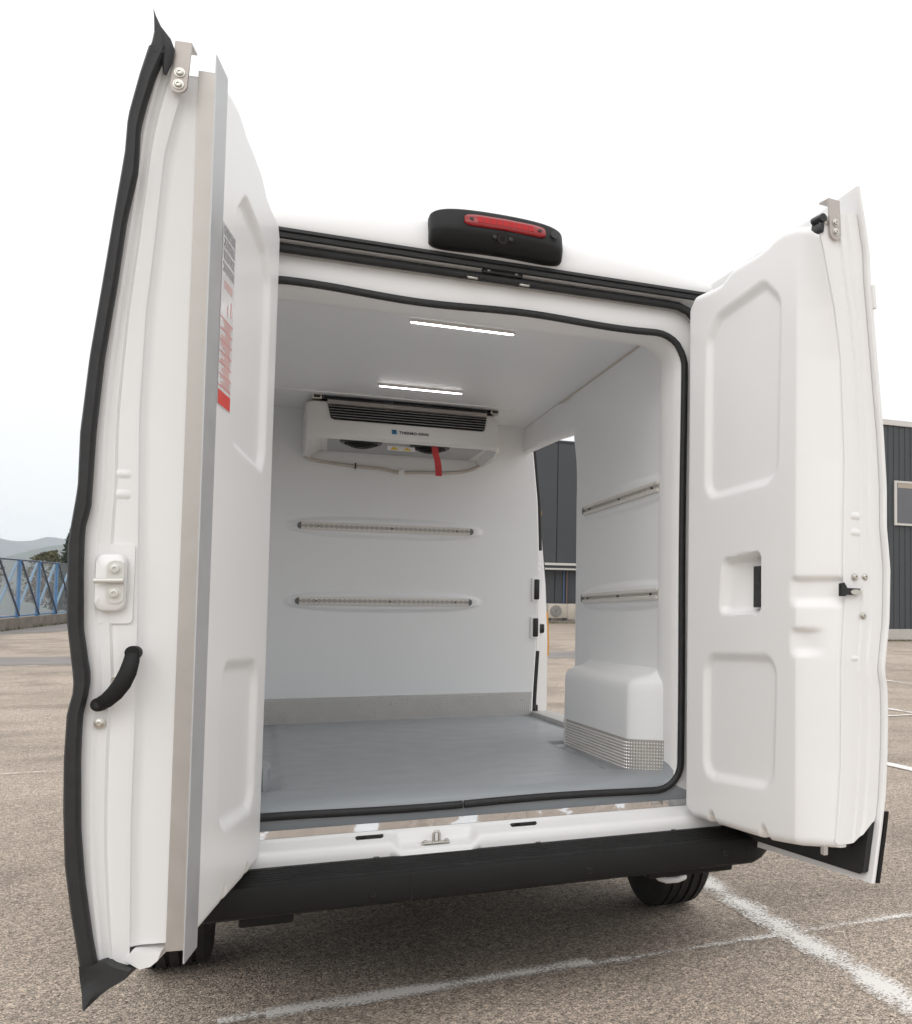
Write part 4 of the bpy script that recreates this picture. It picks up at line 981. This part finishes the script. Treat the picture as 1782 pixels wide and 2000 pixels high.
# low wall and blue fence at the left
FA, FB = np.array([-9.75, 19.7]), np.array([-7.10, 59.6])
fd = (FB - FA) / np.linalg.norm(FB - FA)
def fp(k): return np.array([-8.285, 41.75]) + fd * 2.55 * k
w_ = []
for k in range(-9, 8):
    p = fp(k); q = gz(*p); w_.append((p, float(q)))
lw = thing('low_wall', 'weathered concrete low wall below the blue fence', 'wall', (w_[9][0][0], w_[9][0][1], w_[9][1]))
nrm = np.array([fd[1], -fd[0]])
for (p, g), (q, g2) in zip(w_[:-1], w_[1:]):
    V = []
    for (r, gg) in ((p + fd * .004, g), (q - fd * .004, g2)):
        for o, z in ((-.13, -.3), (.13, -.3), (.13, .39), (-.13, .39)): V.append((*(r + nrm * o), gg + z))
    kid(mesh('wall_block', V, [(0, 1, 2, 3), (4, 5, 6, 7), (0, 1, 5, 4), (1, 2, 6, 5), (2, 3, 7, 6), (3, 0, 4, 7)], M['conc']), lw)
fen = thing('fence', 'blue metal mesh fence with crossed braces on the low wall', 'fence', (w_[9][0][0], w_[9][0][1], w_[9][1] + .4))
def net_mat():
    m = bpy.data.materials.new('wire_net'); m.use_nodes = True; t = m.node_tree; b = t.nodes['Principled BSDF']; b.inputs['Base Color'].default_value = (.34, .37, .40, 1); b.inputs['Roughness'].default_value = .7
    b.inputs['Alpha'].default_value = .42; return m
M['net'] = net_mat()
def bar(name, a, b_, w, m, root):
    a, b_ = Vector(a), Vector(b_); return kid(tube(name, [a, b_], w, m, None, 6), root)
for i in range(len(w_)):
    p, g = w_[i]
    V = []
    for z in (g + .39, g + 2.42):
        for u, v in ((-.07, -.05), (.07, -.05), (.07, .05), (-.07, .05)): V.append((*(p + fd * u + nrm * v), z))
    kid(mesh('post', V, [(0, 1, 2, 3), (4, 5, 6, 7), (0, 1, 5, 4), (1, 2, 6, 5), (2, 3, 7, 6), (3, 0, 4, 7)], M['blue']), fen)
    if i + 1 < len(w_):
        q, g2 = w_[i + 1]
        bar('rail', (*p, g + 2.40), (*q, g2 + 2.40), .028, M['cable'], fen); bar('rail', (*p, g + .45), (*q, g2 + .45), .025, M['blue'], fen)
        bar('brace', (*(p + nrm * .06), g + 2.38), (*(q + nrm * .06), g2 + .45), .032, M['cable'], fen)
        bar('brace', (*(p - nrm * .06), g + .45), (*(q - nrm * .06), g2 + 2.35), .045, M['blue_l'], fen)
        kid(mesh('net', [(*(p + nrm * .01), g + .42), (*(q + nrm * .01), g2 + .42), (*(q + nrm * .01), g2 + 2.38), (*(p + nrm * .01), g + 2.38)], [(0, 1, 2, 3)], M['net'], fix=False), fen)

# vegetation behind the fence
M['leaf_d'] = mat('conifer_green', (.030, .050, .030), .8, noise=.4, nscale=3); M['leaf_o'] = mat('olive_leaf', (.10, .10, .045), .8, noise=.4, nscale=3)
M['leaf_b'] = mat('bare_twig', (.14, .11, .085), .9, noise=.3, nscale=3); M['bark'] = mat('bark', (.07, .055, .04), .9, noise=.3, nscale=4)
def tree(name, label, x, y, h, r, m, kind, n, seed):
    rg = random.Random(seed); z0 = float(gz(x, y)); t = thing(name, label, 'tree', (x, y, z0), 'trees behind the blue fence')
    V, Fc = [], []
    kid(tube('trunk', [(x, y, z0 - .2), (x + .05 * h * .2, y, z0 + h * .45), (x, y, z0 + h * .8)], [h * .03, h * .02, h * .008], m if False else M['bark'], None, 8), t)
    for i in range(0 if kind == 'cone' else 9):
        a = rg.random() * 6.28; z = z0 + h * (.3 + .5 * rg.random()); L = r * .8
        kid(tube('limb', [(x, y, z), (x + L * .5 * math.cos(a), y + L * .5 * math.sin(a), z + .1 * h), (x + L * math.cos(a), y + L * math.sin(a), z + .16 * h)], [h * .011, h * .007, h * .003], M['bark'], None, 5), t)
    cl = [(rg.random() * 6.28, rg.random()) for _ in range(26)]
    for i in range(n):
        a, u = rg.choice(cl); a += rg.gauss(0, .3); u = min(1, max(0, u + rg.gauss(0, .07)))
        if kind == 'cone': rr = r * (1 - u) ** .8 * (.5 + .5 * rg.random()); z = z0 + h * (.12 + .88 * u) - rr * .25
        else: rr = r * math.sqrt(max(0, 1 - (2 * u - 1) ** 2)) * (.4 + .6 * rg.random()); z = z0 + h * (.25 + .75 * u)
        c = Vector((x + rr * math.cos(a), y + rr * math.sin(a), z)); s = h * .022 * (.6 + rg.random())
        d1 = Vector((rg.gauss(0, 1), rg.gauss(0, 1), rg.gauss(0, 1))).normalized() * s; d2 = Vector((rg.gauss(0, 1), rg.gauss(0, 1), rg.gauss(0, 1))).normalized() * s * .6
        k = len(V); V += [c - d1, c + d2, c + d1, c - d2]; Fc.append((k, k + 1, k + 2, k + 3))
    cr = mesh('crown', V, Fc, m, None, fix=False); kid(cr, t)
    return t
tree('bare_tree', 'brown bare tree behind the blue fence at the left image edge', -15.0, 70.7, 3.9, 1.2, M['leaf_b'], 'round', 1500, 1)
tree('olive_tree', 'olive green bushy tree behind the blue fence', -13.9, 87.5, 4.6, 2.0, M['leaf_o'], 'round', 3000, 2)
tree('conifer', 'dark green conifer behind the blue fence beside the door seal', -11.0, 74.9, 6.2, 1.6, M['leaf_d'], 'cone', 3500, 3)
tree('shrub', 'pale brown scrub low behind the blue fence', -13.0, 82.0, 2.8, 2.6, M['leaf_b'], 'round', 2500, 4)

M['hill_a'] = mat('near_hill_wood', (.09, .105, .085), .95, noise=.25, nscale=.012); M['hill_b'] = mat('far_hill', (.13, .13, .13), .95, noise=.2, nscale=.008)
def hills(name, pts, Y0, depth, m, seed):
    rg = np.random.RandomState(seed); ph = rg.rand(12) * 6.28
    xs = np.linspace(-2400, 2400, 361); base = np.interp(xs, [p[0] for p in pts], [p[1] for p in pts])
    base = base + sum(2.2 * 130 / (k + 3) / 10 * np.sin(xs * .004 * (k + 1.3) + ph[k]) * np.clip(np.abs(xs + 440) / 400, .12, 1) for k in range(10))
    V, Fc = [], []
    prof_ = [(-1, 0), (-.7, .25), (-.45, .5), (-.25, .75), (-.1, .93), (0, 1), (.12, .95), (.35, .7), (.7, .3), (1, 0)]
    for i, x in enumerate(xs):
        for j, (u, k) in enumerate(prof_): V.append((x, Y0 + u * depth + 25 * math.sin(x * .01 + j), base[i] * k * (1 + .05 * math.sin(x * .02 + j * 1.7) * (j not in (5,))) ))
    n = len(prof_)
    Fc = [(i * n + j, (i + 1) * n + j, (i + 1) * n + j + 1, i * n + j + 1) for i in range(len(xs) - 1) for j in range(n - 1)]
    o = mesh(name, V, Fc, m, None, True, fix=False); o['kind'] = 'structure'; return o
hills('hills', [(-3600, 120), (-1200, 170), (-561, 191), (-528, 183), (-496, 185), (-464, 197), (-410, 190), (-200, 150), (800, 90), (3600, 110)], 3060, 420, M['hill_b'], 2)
hills('wooded_ridge', [(-3600, 40), (-900, 60), (-380, 78), (-336, 84), (-304, 95), (-272, 108), (-246, 113), (-150, 105), (600, 60), (3600, 60)], 1825, 260, M['hill_a'], 5)

# loose chippings on the tarmac
V, Fc = [], []; rg = random.Random(11)
for i in range(900):
    x = rg.uniform(-2.6, 3.6); y = rg.uniform(-2.2, 3.0); r = .0025 + .004 * rg.random() ** 2; k = len(V); a = rg.random() * 6.28
    for dx, dy, dz in ((1, 0, 0), (0, 1, 0), (-1, 0, 0), (0, -1, 0), (0, 0, .9), (0, 0, -.6)):
        f = r * (.7 + .6 * rg.random()); V.append((x + f * (dx * math.cos(a) - dy * math.sin(a)), y + f * (dx * math.sin(a) + dy * math.cos(a)), r * .45 + f * dz))
    Fc += [(k, k + 1, k + 4), (k + 1, k + 2, k + 4), (k + 2, k + 3, k + 4), (k + 3, k, k + 4), (k + 1, k, k + 5), (k + 2, k + 1, k + 5), (k + 3, k + 2, k + 5), (k, k + 3, k + 5)]
M['stone'] = mat('chipping', (.34, .29, .25), .85, noise=.6, nscale=9)
tag(mesh('chippings', V, Fc, M['stone'], None, fix=False), 'loose stone chippings scattered on the tarmac round the van', 'gravel', kind='stuff')

# grass tufts along the kerb and wall foot
M['grass'] = mat('dry_grass', (.12, .13, .05), .9, noise=.4, nscale=4)
V, Fc = [], []; rg = random.Random(5)
for i in range(1500):
    if i < 700: x = 21 + rg.random() * 12; y = 36.27 - rg.random() * .12; 
    elif i < 1300:
        k = rg.random() * 14 - 7; p = fp(k) + nrm * (.16 + rg.random() * .1); x, y = p
    else: x = 8 + rg.random() * 8; y = 48.9 - rg.random() * .2
    z = float(gz(x, y)); h = .05 + .14 * rg.random() ** 2; a = rg.random() * 6.28; w = .02
    n = len(V); V += [(x - w * math.cos(a), y - w * math.sin(a), z - .02), (x + w * math.cos(a), y + w * math.sin(a), z - .02), (x + rg.gauss(0, .05), y + rg.gauss(0, .05), z + h)]; Fc.append((n, n + 1, n + 2))
tag(mesh('grass', V, Fc, M['grass'], None, fix=False), 'thin dry grass tufts growing along kerb and wall foot', 'grass', kind='stuff')

# ------------------------------------------------------------------ hazy air
hz = box('haze', -3000, 3000, -1200, 3700, -3.0, 260, M['dark'])
hm = bpy.data.materials.new('haze_air'); hm.use_nodes = True; t = hm.node_tree; t.nodes.clear()
ho = t.nodes.new('ShaderNodeOutputMaterial'); hv = t.nodes.new('ShaderNodeVolumePrincipled'); hv.inputs['Density'].default_value = .00022
hv.inputs['Color'].default_value = (.80, .90, 1.0, 1); hv.inputs['Anisotropy'].default_value = .0
t.links.new(hv.outputs[0], ho.inputs['Volume']); hz.data.materials.clear(); hz.data.materials.append(hm); hz['kind'] = 'stuff'
hz['label'] = 'thin pale haze in the air over the car park'; hz['category'] = 'haze'
